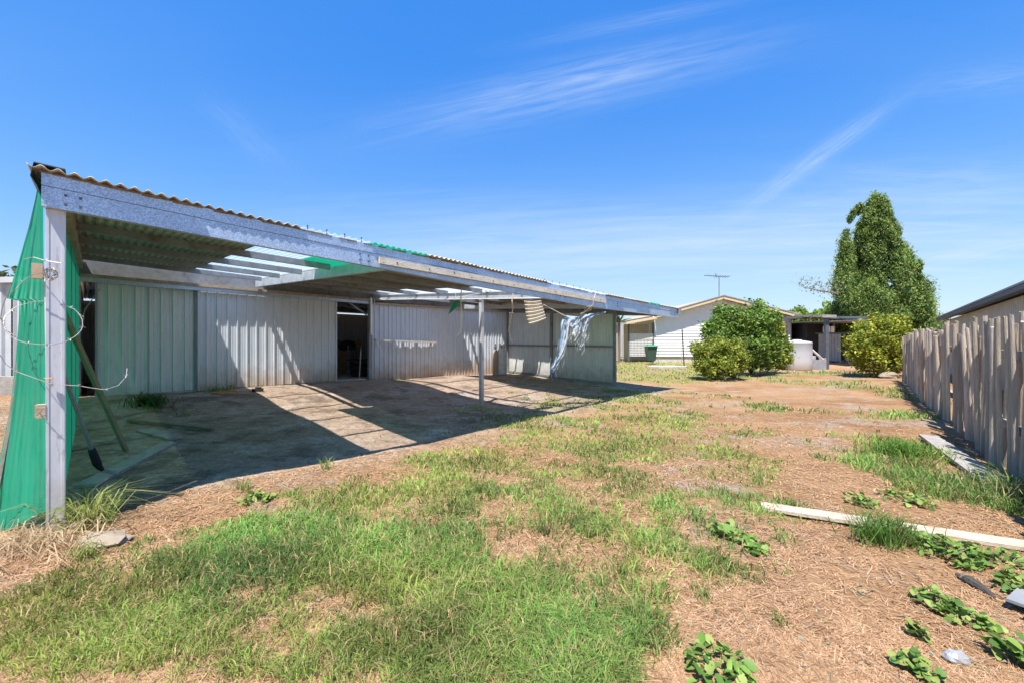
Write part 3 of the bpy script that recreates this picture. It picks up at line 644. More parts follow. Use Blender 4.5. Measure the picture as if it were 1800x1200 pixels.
MB().prism(L(5.62, 6.46, 2.1), L(5.1, 6.46, 2.4), .04, .04).build('brace', 'steelgrey', shed)
# conduit and cables along the middle rafter
def rp(f, dz, db=0): a = 6.30+(5.80-6.30)*f; b = f*6.38; return L(a-.05-db, b, R(a, b)+dz)
MB().tube([rp(.1, -.05), rp(.5, -.05), rp(.98, -.05)], .012, 6).build('conduit', 'cable', shed)
MB().tube([rp(.05, -.20), rp(.3, -.2), rp(.5, -.2, .02), rp(.7, -.185, .01), rp(.9, -.19, .02), rp(.97, -.14)], .010, 6).build('conduit', 'cable', shed)
MB().tube([rp(.45, -.06, .02), rp(.45, -.17, .02), rp(.25, -.03, .06)], .006, 5).build('conduit', 'cable', shed)
for f in (.15, .3, .55, .72): MB().box(rp(f, -.05), (.05, .05, .035), .87).build('conduit_clip', 'dark', shed)
q = XY(5.66, 6.26); MB().box((q.x, q.y, 2.05), (.055, .045, 1.02), .87).build('white_batten', 'white', shed)
q = XY(5.73, 6.25); MB().tube([(q.x-.02, q.y, 2.62), (q.x+.03, q.y, 2.55), (q.x+.02, q.y, 2.2), (q.x, q.y, 1.75), (q.x-.01, q.y, 1.3)], .008, 5).build('cable', 'cable', shed)

# ------------------------------------------------------------------ things in and on the shed
def onwall(px, b):        # point along the back wall line under pixel column px
    k = (px-900)/F; p0 = XY(0, b); a = (k*p0.y-p0.x)/(A.x-k*A.y); return a
# shelf rail with hanging strips
a0, a1 = onwall(657, 6.3), onwall(764, 6.3)
sh = thing('wall_shelf', 'weathered timber rail shelf on the steel wall with pale strips hanging below', 'shelf', L((a0+a1)/2, 6.35, 1.36))
MB().prism(L(a0, 6.23, 1.40), L(a1, 6.23, 1.335), .10, .045).build('rail', 'plank', sh)
for f in (.08, .5, .92): a = a0+(a1-a0)*f; MB().prism(L(a, 6.38, 1.2), L(a, 6.26, 1.35-.03*f), .03, .04).build('bracket', 'ledge', sh)
fs = [0.01, .26, .3, .35, .43, .47, .52, .56, .66, .70, .745, .79, .83, .9]
for f in fs:
    a = a0+(a1-a0)*f; h = random.uniform(.12, .2); zt = 1.40-.065*f-.03; rows = []
    for i in range(5): rows.append([L(a+i*.02, 6.16+.008*math.sin(i*2), zt), L(a+i*.02, 6.16+.012*math.sin(i*2+1), zt-h*.6), L(a+i*.02+.004, 6.16+.012*math.sin(i*2+1), zt-h+random.uniform(0, .03))])
    MB().grid(rows, (.002, .002, 0)).build('strip', 'tarpw', sh)
# gas cylinders in the corner
def cyl_at(px, py_base, b): a = onwall(px, b); p = XY(a, b); return Vector((p.x, p.y, g1(p.x, p.y)))
c = cyl_at(882, 655, 5.9)
gc = thing('gas_cylinder', 'large grey gas bottle with collar standing in the back corner', 'gas bottle', c)
MB().lathe(c, [(.15, 0), (.175, .02), (.18, .06), (.185, .12), (.185, .82), (.165, .9), (.11, .96), (.05, .98)], 22).build('body', 'cyl', gc, smooth=True)
m = MB(); 
for k in range(18):
    if k in (4, 5, 13, 14): continue
    t0, t1 = 2*math.pi*k/18, 2*math.pi*(k+1)/18
    m.add([c+Vector((.12*math.cos(t), .12*math.sin(t), z)) for t, z in ((t0, .95), (t1, .95), (t1, 1.13), (t0, 1.13))]+[c+Vector((.11*math.cos(t), .11*math.sin(t), z)) for t, z in ((t0, .95), (t1, .95), (t1, 1.13), (t0, 1.13))], [(0, 1, 2, 3), (7, 6, 5, 4), (3, 2, 6, 7)])
m.build('collar', 'cyl', gc); MB().lathe(c, [(.03, .97), (.03, 1.05), (.05, 1.05), (.05, 1.08), (0, 1.08)], 8).build('valve', 'rustcyl', gc)
c = cyl_at(871, 655, 6.0)
gc = thing('gas_cylinder', 'slim rusty gas cylinder left of the large grey bottle', 'gas bottle', c)
MB().lathe(c, [(.10, 0), (.105, .04), (.105, .78), (.08, .86), (.035, .9)], 16).build('body', 'rustcyl', gc, smooth=True)
MB().lathe(c, [(.025, .9), (.025, .98), (.045, .98), (.045, 1.01), (.02, 1.03), (.02, 1.12), (0, 1.12)], 8).build('valve', 'darkgrey', gc)
# things hanging below the front beam
def hang(name, pts, r, m, label, cat): return solo(MB().tube(pts, r, 5), name, m, label, cat)
hang('hanging_cable', [P(811, 508, 6.9), P(810, 530, 6.9), P(811, 545, 6.9), P(810, 556, 6.9), P(811, 575, 6.9), P(808, 585, 6.9), P(801, 591, 6.9)], .010, 'cable', 'pale cable with a plug hanging left of the middle post', 'cable')
MB().tube([P(810.5, 553, 6.9), P(810.5, 560, 6.9)], .02, 6).build('plug', 'white', bpy.data.objects['hanging_cable'])
hang('rope', [P(902, 515, 7.9), P(900, 530, 7.9), P(901, 545, 7.9), P(897, 562, 7.9), P(894, 580, 7.9), P(898, 595, 7.9), P(901, 602, 7.9)], .012, 'rope', 'limp rope hanging just right of the middle post', 'rope')
m = MB(); rows = []
sq = [(793, 556), (788, 549), (796, 530), (805, 527), (809, 529)]
vs = [P(x, y, 6.7) for x, y in ((788, 552), (794, 538), (800, 529), (807, 527), (803, 538), (795, 546))]; k = len(vs); v2 = [v+Vector((.01, .02, 0)) for v in vs]
m.add(vs+v2, [tuple(range(k)), tuple(range(2*k-1, k-1, -1))]+[(i, (i+1) % k, k+(i+1) % k, k+i) for i in range(k)])
solo(m, 'plastic_scrap', 'green', 'torn scrap of bright green plastic hanging under the roof', 'scrap')
# corrugated offcut hung on edge
co = thing('corrugated_offcut', 'small crooked corrugated sheet hanging from a rope under the beam', 'sheet', P(940, 571, 7.9))
rows = []
tl, tr, br, bl = P(921, 529, 7.8), P(951, 528, 7.9), P(960, 560, 7.9), P(927, 571, 7.8)
nn = 40
for i in range(nn+1):
    f = i/nn; l0 = tl.lerp(bl, f); r0 = tr.lerp(br, f); w = .022*math.sin(2*math.pi*f*6.5)
    row = []
    for j in range(5):
        g_ = j/4; p = l0.lerp(r0, g_); row.append(p+Vector((0, -w, .3*w))+Vector((0, .0, -.015*math.sin(g_*3))))
    rows.append(row)
MB().grid(rows, (0, .006, 0)).build('sheet', 'plank', co, smooth=True)
MB().tube([P(956, 536, 7.88), P(975, 546, 8.3), P(994, 556, 8.7)], .009, 5).build('rope', 'rope', co)
# tattered cloth
tp = thing('tattered_cloth', 'tattered pale blue cloth in long shreds tied below the beam', 'cloth', P(1010, 650, 8.7))
def ribbon(pts, w0, w1, mt, fr=0, waves=3, name='shred'):
    P3 = [P(x, y, Y) for x, y, Y in pts]; n = 14; path = []
    for i in range(n+1):
        t = i/n*(len(P3)-1); k = min(int(t), len(P3)-2); path.append(P3[k].lerp(P3[k+1], t-k))
    rows = []; ph = random.uniform(0, 6)
    for i, p in enumerate(path):
        w = w0+(w1-w0)*i/n; d = (path[min(i+1, n)]-path[max(i-1, 0)]).normalized(); s = Vector((d.z, 0, -d.x)).normalized()
        if s.x < 0: s = -s
        row = []
        for j in range(6):
            u = j/5-.5; row.append(p+s*(u*w*(1+.25*math.sin(i*1.7+ph)))+Vector((0, .035*math.sin(u*9+i*.6+ph)+random.uniform(-.006, .006), random.uniform(-.008, .008))))
        rows.append(row)
    MB().grid(rows, (.001, .002, 0)).build(name, mt, tp, smooth=True)
Y0 = 8.7
ribbon([(1005, 556, Y0), (1004, 566, Y0), (1003, 576, Y0)], .30, .25, 'tarp', name='cloth_body')
ribbon([(1005, 560, Y0+.02), (1010, 572, Y0), (1012, 590, Y0)], .26, .12, 'tarpw')
ribbon([(994, 562, Y0), (990, 590, Y0), (985, 622, Y0), (976, 640, Y0), (968, 655, Y0)], .14, .06, 'tarp')
ribbon([(999, 565, Y0-.03), (995, 600, Y0-.03), (988, 622, Y0-.03), (981, 636, Y0), (973, 654, Y0)], .08, .03, 'tarpw')
ribbon([(1013, 570, Y0), (1016, 585, Y0), (1010, 600, Y0)], .12, .04, 'tarpw')
ribbon([(1018, 562, Y0), (1019, 576, Y0), (1013, 597, Y0)], .10, .04, 'tarp')
ribbon([(1020, 560, Y0), (1033, 556, Y0), (1048, 552, Y0), (1065, 549, Y0)], .12, .02, 'tarp')
ribbon([(1031, 560, Y0), (1027, 580, Y0), (1026, 600, Y0), (1019, 615, Y0)], .10, .03, 'tarpw')
ribbon([(1035, 558, Y0), (1030, 570, Y0), (1028, 585, Y0)], .09, .05, 'tarp')
m = MB()
for k in range(60):
    x0 = random.choice([(1003, 575), (985, 622), (1012, 592), (1024, 600), (1030, 582), (990, 600), (975, 640)]); x = x0[0]+random.uniform(-8, 8); y = x0[1]+random.uniform(-6, 10); l_ = random.uniform(8, 22)
    m.tube([P(x, y, Y0+random.uniform(-.05, .05)), P(x-random.uniform(0, 3), y+l_*.5, Y0), P(x-random.uniform(-2, 6), y+l_, Y0)], .003, 3)
m.build('fringe', 'tarpw', tp)['kind'] = 'stuff'
m = MB()
m.tube([P(1047, 514, 7.9), P(1045, 525, 7.9), P(1042, 537, 7.95)], .011, 5); m.tube([P(1042, 537, 7.95), P(1032, 545, 8.2), P(1021, 553, 8.6)], .009, 5)
for k in range(5): m.tube([P(1042+random.uniform(-3, 3), 537, 7.95), P(1034+random.uniform(-6, 6), 543+random.uniform(-4, 6), 8.2), P(1024+random.uniform(-4, 6), 553+random.uniform(-3, 3), 8.5)], .005, 4)
m.build('rope', 'rope', tp)
# barbed wire loops on the near post
bw = thing('barbed_wire', 'sprung loops of barbed wire fixed to the near carport post', 'wire', P(95, 700, 2.75))
def arc(cx, cy, rx, ry, t0, t1, Y, dy=.15, n=26): return [P(cx+rx*math.cos(t), cy+ry*math.sin(t), Y-dy*math.sin(t)) for t in np.linspace(t0, t1, n)]
def barbed(pts, name='strand'):
    m = MB(); m.tube([p+Vector((random.uniform(-1, 1), 0, random.uniform(-1, 1)))*.004 for p in pts], .0024, 5)
    acc_ = 0
    for i in range(1, len(pts)):
        acc_ += (pts[i]-pts[i-1]).length
        if acc_ > .11:
            acc_ = 0
            for k in range(4):
                d = Vector((random.uniform(-1, 1), random.uniform(-1, 1), random.uniform(-1, 1))).normalized()*.016; m.tube([pts[i]-d*.2, pts[i]+d], .0018, 3)
    return m.build(name, 'wire', bw)
barbed(arc(76, 568, 70, 38, -math.pi*1.0, math.pi*1.05, 2.74, .12, 40))
barbed([P(78, 479, 2.74), P(58, 484, 2.72), P(40, 495, 2.7), (P(27, 508, 2.68)), P(12, 520, 2.7), P(4, 540, 2.72), P(2, 560, 2.74), P(10, 580, 2.76), P(28, 592, 2.78)])
barbed([P(0, 622, 2.6), P(10, 640, 2.62), P(27, 652, 2.64), P(55, 663, 2.66), P(90, 675, 2.68), P(140, 677, 2.7), P(160, 682, 2.72), P(185, 684, 2.75), P(208, 676, 2.8), P(221, 660, 2.84), P(223, 648, 2.86)])
barbed([P(42, 455, 2.72), P(60, 452, 2.72), P(80, 458, 2.72), P(107, 463, 2.74)])
# wire hanging from the door jamb
hang('wire_end', [P(175, 508, 7.4), P(165, 522, 7.4), P(157, 534, 7.4), P(150, 543, 7.4), P(146, 555, 7.4), P(147, 563, 7.4)], .008, 'wire', 'stray wire curling out of the dark gap beside the left door', 'wire')
# leaning timber, leaning tool and boards on the dirt
def plank(p, q, w, t, name, mt, label, up=None):
    p = Vector(p); q = Vector(q); m = MB()
    m.prism(p+Vector((0, 0, t/2)), q+Vector((0, 0, t/2)), w, t, up or (0, 0, 1)); return solo(m, name, mt, label, 'plank')
b0 = Gp(222, 795); plank(P(104, 535, 3.9), b0, .04, .035, 'timber_batten', 'olive_greenlit', 'green-brown timber batten leaning behind the near post', (0, -1, .3))
b0 = Gp(176, 828)
tl_ = thing('garden_pick', 'long-handled tool with dark iron head leaning inside the near post', 'tool', b0)
top = P(105, 640, 3.35); MB().tube([top, b0+(top-b0)*.22], [.016, .018], 8).build('handle', 'steelgrey', tl_)
q = b0+(top-b0)*.22; MB().tube([q+(top-b0)*.03, q, b0+(top-b0)*.1, b0+(top-b0)*.05+Vector((.01, 0, 0)), b0+Vector((.03, 0, .01)), b0+Vector((.07, -.01, -.005))], [.022, .032, .036, .026, .014, .007], 8).build('head', 'black', tl_, smooth=True)
p, q = Gp(150, 857), Gp(297, 781); plank(p+Vector((0, 0, .004)), q+Vector((0, 0, .004)), .17, .03, 'board', 'timber', 'long grey-green board lying on the dirt inside the near post')
p, q = Gp(252, 758), Gp(308, 773); plank(p+Vector((0, 0, .006)), q+Vector((0, 0, .006)), .16, .028, 'board', 'timber', 'short board lying just beyond the long one under the carport')
p, q = Gp(226, 741), Gp(374, 757); plank(p+Vector((0, 0, .012)), q+Vector((0, 0, .012)), .05, .035, 'board', 'redbrown', 'thin dark batten lying furthest in on the shaded dirt')
c = Gp(395, 690); solo(MB().lathe(c, [(0, .012), (.2, .012), (.22, .03), (.24, .012), (.25, 0)], 18), 'rusty_lid', 'rust', 'rust orange metal lid lying by the sliding doors', 'lid')
c = Gp(453, 687); m = MB(); m.box(c+Vector((0, 0, .03)), (.2, .1, .05), .4); m.tube([c+Vector((-.06, .02, .07)), c+Vector((.06, .02, .075))], .02, 6); solo(m, 'scrap_part', 'black', 'small black scrap part lying on the sunlit dirt by the doors', 'scrap')
# inside the doorway
def ins(px, b): a = onwall(px, b); return L(a, b, .34)
c = ins(612, 9.9); m = MB(); dirA = Vector((A.x, A.y, 0)); m.prism(c+Vector((0, 0, .55))-dirA*.75, c+Vector((0, 0, .55))+dirA*.55, .02, 1.05); solo(m, 'plywood_sheet', 'ply', 'tan plywood sheet standing in the dark shed interior', 'panel')
c = ins(598, 8.6); tb = thing('work_table', 'old steel-legged table inside the shed doorway', 'table', c)
MB().box(c+Vector((0, 0, .72)), (1.1, .6, .04), .87).build('top', 'steelgrey', tb)
for sx in (-.5, .5):
    for sy in (-.25, .25): v = Matrix.Rotation(.87, 3, 'Z')@Vector((sx, sy, 0)); MB().prism(c+v, c+v+Vector((0, 0, .7)), .035, .035).build('leg', 'steelgrey', tb)
m = MB(); c2 = c+Vector((.2, .1, .74)); m.lathe(c2, [(0, 0), (.24, 0), (.26, .15), (.2, .28), (.08, .32), (0, .32)], 10); solo(m, 'rag_bundle', 'black', 'dark bundle of rags on the table inside the shed', 'bundle')
c = ins(622, 8.0); ch = thing('slat_chair', 'dark chair beside the table inside the shed doorway', 'chair', c)
MB().box(c+Vector((0, 0, .45)), (.42, .42, .04), .5).build('seat', 'darkgrey', ch)
for sx in (-.19, .19):
    for sy in (-.19, .19):
        v = Matrix.Rotation(.5, 3, 'Z')@Vector((sx, sy, 0)); h = .9 if sy < 0 else .43; MB().prism(c+v, c+v+Vector((0, 0, h)), .03, .03).build('leg', 'steelgrey', ch)
for k in range(4):
    v = Matrix.Rotation(.5, 3, 'Z')@Vector((-.13+.087*k, -.19, 0)); MB().prism(c+v+Vector((0, 0, .5)), c+v+Vector((0, 0, .86)), .035, .015).build('slat', 'darkgrey', ch)
c = ins(637, 7.3)
for k, lab in enumerate(('bottom tyre of the small stack inside the doorway', 'middle tyre of the small stack inside the doorway', 'top tyre of the small stack inside the doorway')):
    m = MB(); r0, r1 = .26, .085; vs = []; fs = []
    cc = c+Vector((random.uniform(-.03, .03), random.uniform(-.03, .03), .09+.165*k))
    for i in range(18):
        t = 2*math.pi*i/18
        for j in range(8):
            s = 2*math.pi*j/8; rr = r0+r1*math.cos(s); vs.append(cc+Vector((rr*math.cos(t), rr*math.sin(t), r1*.95*math.sin(s))))
    for i in range(18):
        for j in range(8): fs.append((i*8+j, ((i+1) % 18)*8+j, ((i+1) % 18)*8+(j+1) % 8, i*8+(j+1) % 8))
    m.add(vs, fs); solo(m, 'tyre', 'black', lab, 'tyre', 'tyres stacked inside the doorway', True)
c = ins(637, 6.7); solo(MB().tube([c+Vector((-.05, -.1, .0)), L(5.5, 6.55, 1.15)], .014, 6), 'stick', 'plank', 'pale stick leaning against the doorway post', 'stick')

# ------------------------------------------------------------------ pole fence on the right
FD = Vector((.6225, .7826)); F0 = Vector((5.04, 4.19)); FN = Vector((-FD.y, FD.x))
pf = thing('pole_fence', 'weathered grey fence of close upright poles with ragged uneven tops', 'fence', (F0.x, F0.y, 0))
t = -4.2; i = 0
while t < 10.4:
    r = random.uniform(.036, .056); q = F0+FD*t+FN*random.uniform(-.06, .05); g = g1(q.x, q.y)
    if 1.5 < t < 4.5: zt = 1.48+random.uniform(-.06, .1)+(.17 if random.random() < .35 else 0)
    elif t >= 4.5: zt = np.interp(t, [4.5, 5.6, 7, 10.4], [1.50, 1.60, 1.60, 1.53])+random.uniform(-.05, .04)
    else: zt = 1.58+random.uniform(-.06, .05)+(.07 if random.random() < .15 else 0)
    lean = Vector((FD.x, FD.y, 0))*random.uniform(-.06, .06)+Vector((FN.x, FN.y, 0))*random.uniform(-.05, .05)
    if 1.5 < t < 3.2: lean *= 1.8
    base = Vector((q.x, q.y, g-.05)); topv = Vector((q.x, q.y, zt))+lean
    # split pole: rounded face towards the yard, flat back
    n_ = 8; vs = []; cs = []
    tone = random.uniform(.5, 1.12); warm = random.uniform(-.03, .04)
    for p, rr in ((base, r*1.05), (base.lerp(topv, .5)+Vector((random.uniform(-.01, .01), random.uniform(-.01, .01), 0)), r), (topv, r*.93)):
        for k in range(n_):
            a = math.pi*(-.5)+math.pi*k/(n_-1); d = Vector((FN.x, FN.y, 0))*math.cos(a)*rr*.95+Vector((FD.x, FD.y, 0))*math.sin(a)*rr
            vs.append(p+d+Vector((0, 0, random.uniform(-.012, .012) if p is topv else 0)))
        cs += [(.53*tone+warm, .44*tone+warm*.7, .345*tone)]*n_
    fs = []
    for s in (0, n_):
        for k in range(n_): fs.append((s+k, s+(k+1) % n_, s+n_+(k+1) % n_, s+n_+k))
    fs.append(tuple(range(2*n_, 3*n_)))
    o = MB().add(vs, fs).build('fence_pole', 'pole', pf)
    ca = o.data.color_attributes.new('Col', 'FLOAT_COLOR', 'POINT')
    for k, c in enumerate(cs): ca.data[k].color = (*c, 1)
    t += r*2+random.uniform(.006, .034); i += 1
for z in (.45, 1.2):
    p = F0+FD*-4.2-FN*.045; q = F0+FD*10.4-FN*.045; MB().prism((p.x, p.y, z), (q.x, q.y, z+.06), .07, .09).build('fence_rail', 'timber', pf)
# neighbour's shed behind it
ns = thing('neighbour_shed', 'beige ribbed metal shed with dark gutter behind the pole fence', 'shed', (10.5, 8.5, 0))
def NS(t, off, z): q = Vector((9.85, 8.1))+A*t+Vector((A.y, -A.x))*off; return Vector((q.x, q.y, z))
for k in range(13):
    s, e = NS(-2+k*1.1, .25, 0), NS(-2+(k+1)*1.1, .25, 0)
    zt = lambda f, k=k: 2.36-.012*(k+f)
    ribsheet(Vector((s.x, s.y)), Vector((e.x, e.y)), lambda f: .0, zt, (-A.y, A.x), pitch=.18, depth=.045, rib=.06, minor=False).build('wall_sheet', 'beige', ns)
MB().prism(NS(-2.3, .05, 2.46), NS(12.6, .05, 2.28), .16, .15).build('gutter', 'darkgrey', ns)
m = MB(); m.grid([[NS(-2.3, -.05, 2.53), NS(12.6, -.05, 2.36)], [NS(-2.3, 4, 3.05), NS(12.6, 4, 2.88)], [NS(-2.3, 8, 2.5), NS(12.6, 8, 2.36)]], (0, 0, -.04)); m.build('roof', 'steelgrey', ns)
s, e = NS(-1.9, .3, 0), NS(-1.9, 7.9, 0); ribsheet(Vector((s.x, s.y)), Vector((e.x, e.y)), lambda f: 0, lambda f: 2.34, (-A.x, -A.y), pitch=.18, minor=False).build('wall_sheet', 'beige', ns)
s, e = NS(-1.9, 7.9, 0), NS(12.3, 7.9, 0); ribsheet(Vector((s.x, s.y)), Vector((e.x, e.y)), lambda f: 0, lambda f: 2.3, (A.y, -A.x), minor=False).build('wall_sheet', 'beige', ns)
s, e = NS(12.3, .25, 0), NS(12.3, 8, 0); ribsheet(Vector((s.x, s.y)), Vector((e.x, e.y)), lambda f: 0, lambda f: 2.25, (A.x, A.y), minor=False).build('wall_sheet', 'beige', ns)

# ------------------------------------------------------------------ house
HY = 27.0
hs = thing('house', 'white weatherboard gabled house with tan bargeboards and side verandah', 'house', (13.5, HY, 0))
XL, XR, XRi, ZR = 9.12, 17.9, 13.3, 4.14
def roofz(x): return ZR-.28*(XRi-x) if x < XRi else ZR-.246*(x-XRi)
zb = .42; k = 0; zz = zb
while zz < ZR-.05:
    z1 = min(zz+.18, ZR-.02); x0, x1 = XL, XR
    if z1 > roofz(XL)-.05: x0 = XRi-(ZR-z1)/.28+.02
    if z1 > roofz(XR)-.05: x1 = XRi+(ZR-z1)/.246-.02
    if x1-x0 > .15:
        MB().add([(x0, HY-.04, zz), (x1, HY-.04, zz), (x1, HY+.004, z1+.01), (x0, HY+.004, z1+.01), (x0, HY+.05, zz), (x1, HY+.05, zz), (x1, HY+.05, z1+.01), (x0, HY+.05, z1+.01)],
                 [(0, 1, 2, 3), (4, 5, 1, 0), (3, 2, 6, 7), (0, 3, 7, 4), (1, 5, 6, 2)]).build('weatherboard', 'board', hs)
    zz += .18
MB().add([(XL, HY+.06, .1), (XR, HY+.06, .1), (XR, HY+.06, roofz(XR)-.03), (XRi, HY+.06, ZR-.03), (XL, HY+.06, roofz(XL)-.03), (XL, HY+9, .1), (XR, HY+9, .1), (XR, HY+9, roofz(XR)-.03), (XRi, HY+9, ZR-.03), (XL, HY+9, roofz(XL)-.03)],
         [(0, 1, 2, 3, 4), (9, 8, 7, 6, 5), (0, 4, 9, 5), (1, 6, 7, 2)]).build('wall', 'board', hs)
MB().box(((XL+XR)/2, HY+.1, .2), (XR-XL-.02, .1, .44)).build('foundation', 'concrete', hs)
rf = MB(); ov = .52
rf.grid([[Vector((x, y, roofz(x)+.06)) for y in (HY-ov, HY+9.3)] for x in (XL-.0, XRi-.001)], (0, 0, -.06)); rf.grid([[Vector((x, y, roofz(x)+.06)) for y in (HY-ov, HY+9.3)] for x in (XRi+.001, XR+.1)], (0, 0, -.06)); rf.build('roof', 'tile', hs)
for x0, x1 in ((XL-.02, XRi), (XRi, XR+.1)):
    MB().prism((x0, HY-ov-.02, roofz(x0)-.02), (x1, HY-ov-.02, roofz(x1)-.02), .04, .20).build('bargeboard', 'tan', hs)
    MB().prism((x0, HY-ov-.03, roofz(x0)+.10), (x1, HY-ov-.03, roofz(x1)+.10), .10, .05).build('roof_edge_tile', 'steelgrey', hs)
# lattice porch to the left
PX0, PX1 = P(1105, 0, HY).x, XL-.02
m = MB(); m.grid([[Vector((PX0-.3, HY-.5, 2.58)), Vector((PX0-.3, HY+4, 2.58))], [Vector((PX1, HY-.5, 2.92)), Vector((PX1, HY+4, 2.92))]], (0, 0, -.05)); m.build('porch_roof', 'tile', hs)
MB().prism((PX0-.3, HY-.53, 2.50), (PX1, HY-.53, 2.84), .04, .14).build('bargeboard', 'tan', hs)
for x in (PX0, PX1-.06): MB().prism((x, HY, 0), (x, HY, 2.55), .1, .1).build('porch_post', 'darkgrey', hs)
m = MB()
for i in range(17): x = PX0+.06+(PX1-PX0-.16)*i/16; m.box((x, HY-.02, .98), (.03, .012, 1.12))
for i in range(11): z = .45+1.08*i/10; m.box(((PX0+PX1)/2, HY-.035, z), (PX1-PX0-.1, .012, .03))
m.build('lattice_slats', 'white', hs)['kind'] = 'stuff'
MB().box(((PX0+PX1)/2, HY-.03, 1.68), (PX1-PX0-.1, .04, .36)).build('lattice_rail', 'cream', hs)
m = MB()
for i in range(13): x = PX0+.06+(PX1-PX0-.16)*i/12; m.box((x, HY-.0, 2.2), (.02, .015, .72))
for i in range(6): m.box(((PX0+PX1)/2, HY-.01, 1.9+.12*i), (PX1-PX0-.1, .015, .02))
m.build('screen_slats', 'timber', hs)['kind'] = 'stuff'
MB().box(((PX0+PX1)/2, HY+1.2, 1.3), (PX1-PX0, .06, 2.4)).build('porch_back_wall', 'tan', hs)
# verandah / carport to the right
m = MB(); m.grid([[Vector((XR-.1, HY-.4, 3.03)), Vector((XR+5, HY+4, 3.0))], [Vector((15.35, 20.8, 2.66)), Vector((16.0, 20.8, 2.65))]], (0, 0, -.05)); m.build('verandah_roof', 'ledge', hs)
MB().prism((15.3, 20.78, 2.60), (16.0, 20.78, 2.59), .05, .14).build('bargeboard', 'timber', hs)
MB().prism((15.33, 20.8, 2.6), (XR-.1, HY-.45, 2.97), .05, .12).build('bargeboard', 'tan', hs)
for x, y, w in ((15.68, 21, .16), (17.0, 26.0, .1), (19.5, 25.5, .1)):
    MB().prism((x, y, -.1), (x, y, 2.55), w, w).build('verandah_post', 'darkgrey', hs)
for y in (22.5, 24.5, 26.2): MB().prism((15.9, y, 2.62+.05*(y-22)), (19.0, y, 2.6+.05*(y-22)), .06, .12).build('verandah_beam', 'darkgrey', hs)
m = MB(); m.grid([[Vector((17.7, 21.6, 2.47)), Vector((17.7, 30.3, 2.65))], [Vector((19.0, 21.6, 2.47)), Vector((24.3, 30.3, 2.65))]], (0, 0, -.04)); m.build('lean_to_roof', 'steelgrey', hs)
MB().box((20, 30.2, 1.3), (9, .1, 2.9)).build('verandah_back_wall', 'dark', hs)  # shade of the deep verandah is put into the wall colour
MB().box((18.6, 28.3, 1.2), (.06, 3.6, 2.6)).build('verandah_side_wall', 'dark', hs)  # dark colour stands in for the verandah's inner shade
# gate at the back of the verandah
gt = thing('yard_gate', 'grey boarded gate with three small panes in the dark verandah', 'gate', (19.2, 25.2, 0))
for k in range(7):
    x = 18.45+k*.19; MB().box((x, 25.2, 1.0), (.17, .03, 1.6)).build('gate_board', 'steelgrey', gt)
for k in range(3): MB().box((18.7+k*.24, 25.18, 2.08), (.19, .02, .36)).build('pane', 'white', gt)
for k in range(4): MB().box((20.3+k*.26, 25.4, .95), (.23, .03, 1.5)).build('gate_board', 'steelgrey', gt)
MB().box((19.3, 25.23, 1.84), (2.2, .05, .08)).build('gate_rail', 'darkgrey', gt)
# tv antenna
ax = P(1264, 522, HY+.3); an = thing('tv_antenna', 'thin television aerial on a mast above the house ridge', 'aerial', ax)
zt = P(0, 486, HY+.3).z; MB().tube([ax, (ax.x, ax.y, zt)], .022, 6).build('mast', 'darkgrey', an)
MB().tube([P(1238, 484.5, HY+.3), P(1282, 487, HY+.3)], .015, 5).build('boom', 'darkgrey', an)
m = MB()
for k in range(10):
    q = P(1240+k*4.4, 484.6+k*.25, HY+.3); l_ = .12+.012*k; m.tube([q+Vector((0, -l_*2, 0)), q+Vector((0, l_*2, 0))], .009, 4); m.tube([q+Vector((0, 0, -l_*.4)), q+Vector((0, 0, l_*.4))], .007, 4)
q = P(1258, 485.5, HY+.3); m.tube([q+Vector((-.1, 0, -.18)), q+Vector((.1, 0, .2))], .012, 4); m.tube([q+Vector((.1, 0, -.16)), q+Vector((-.06, 0, .2))], .012, 4); m.build('elements', 'darkgrey', an)
# water tank, pipe, drum, bin, picket, slab
c = Vector((P(1401, 0, 20).x, 20, g1(13.5, 20)))
tk = thing('water_tank', 'round white poly water tank at the end of the driveway', 'water tank', c)
MB().lathe(c, [(.58, 0), (.6, .03), (.605, .4), (.606, .8), (.6, 1.24), (.61, 1.26), (.61, 1.3), (.55, 1.33), (.3, 1.38), (0, 1.39)], 32).build('body', 'poly', tk, smooth=True)
MB().lathe(c+Vector((0, 0, 1.38)), [(.2, 0), (.2, .04), (0, .05)], 16).build('lid', 'white', tk)
MB().tube([P(1423, 611, 20), P(1438, 624, 20.2), P(1446, 632, 20.4)], .05, 8).build('overflow_pipe', 'white', tk)
c = Vector((P(1430, 0, 21).x, 21.2, 0)); m = MB(); m.lathe(c, [(.2, 0), (.22, .02), (.22, .62), (.2, .64), (0, .66)], 16); solo(m, 'drum', 'steelgrey', 'grey drum standing beside the white water tank', 'drum', smooth=True)
m = MB(); p = P(1437, 648, 20.6); m.box((15.05, 20.7, .22), (.85, .05, .5), .1); m.box((15.3, 20.75, .45), (.35, .05, .22), .1); solo(m, 'propped_sheet', 'steelgrey', 'blue-grey metal sheet propped at the verandah post', 'sheet')
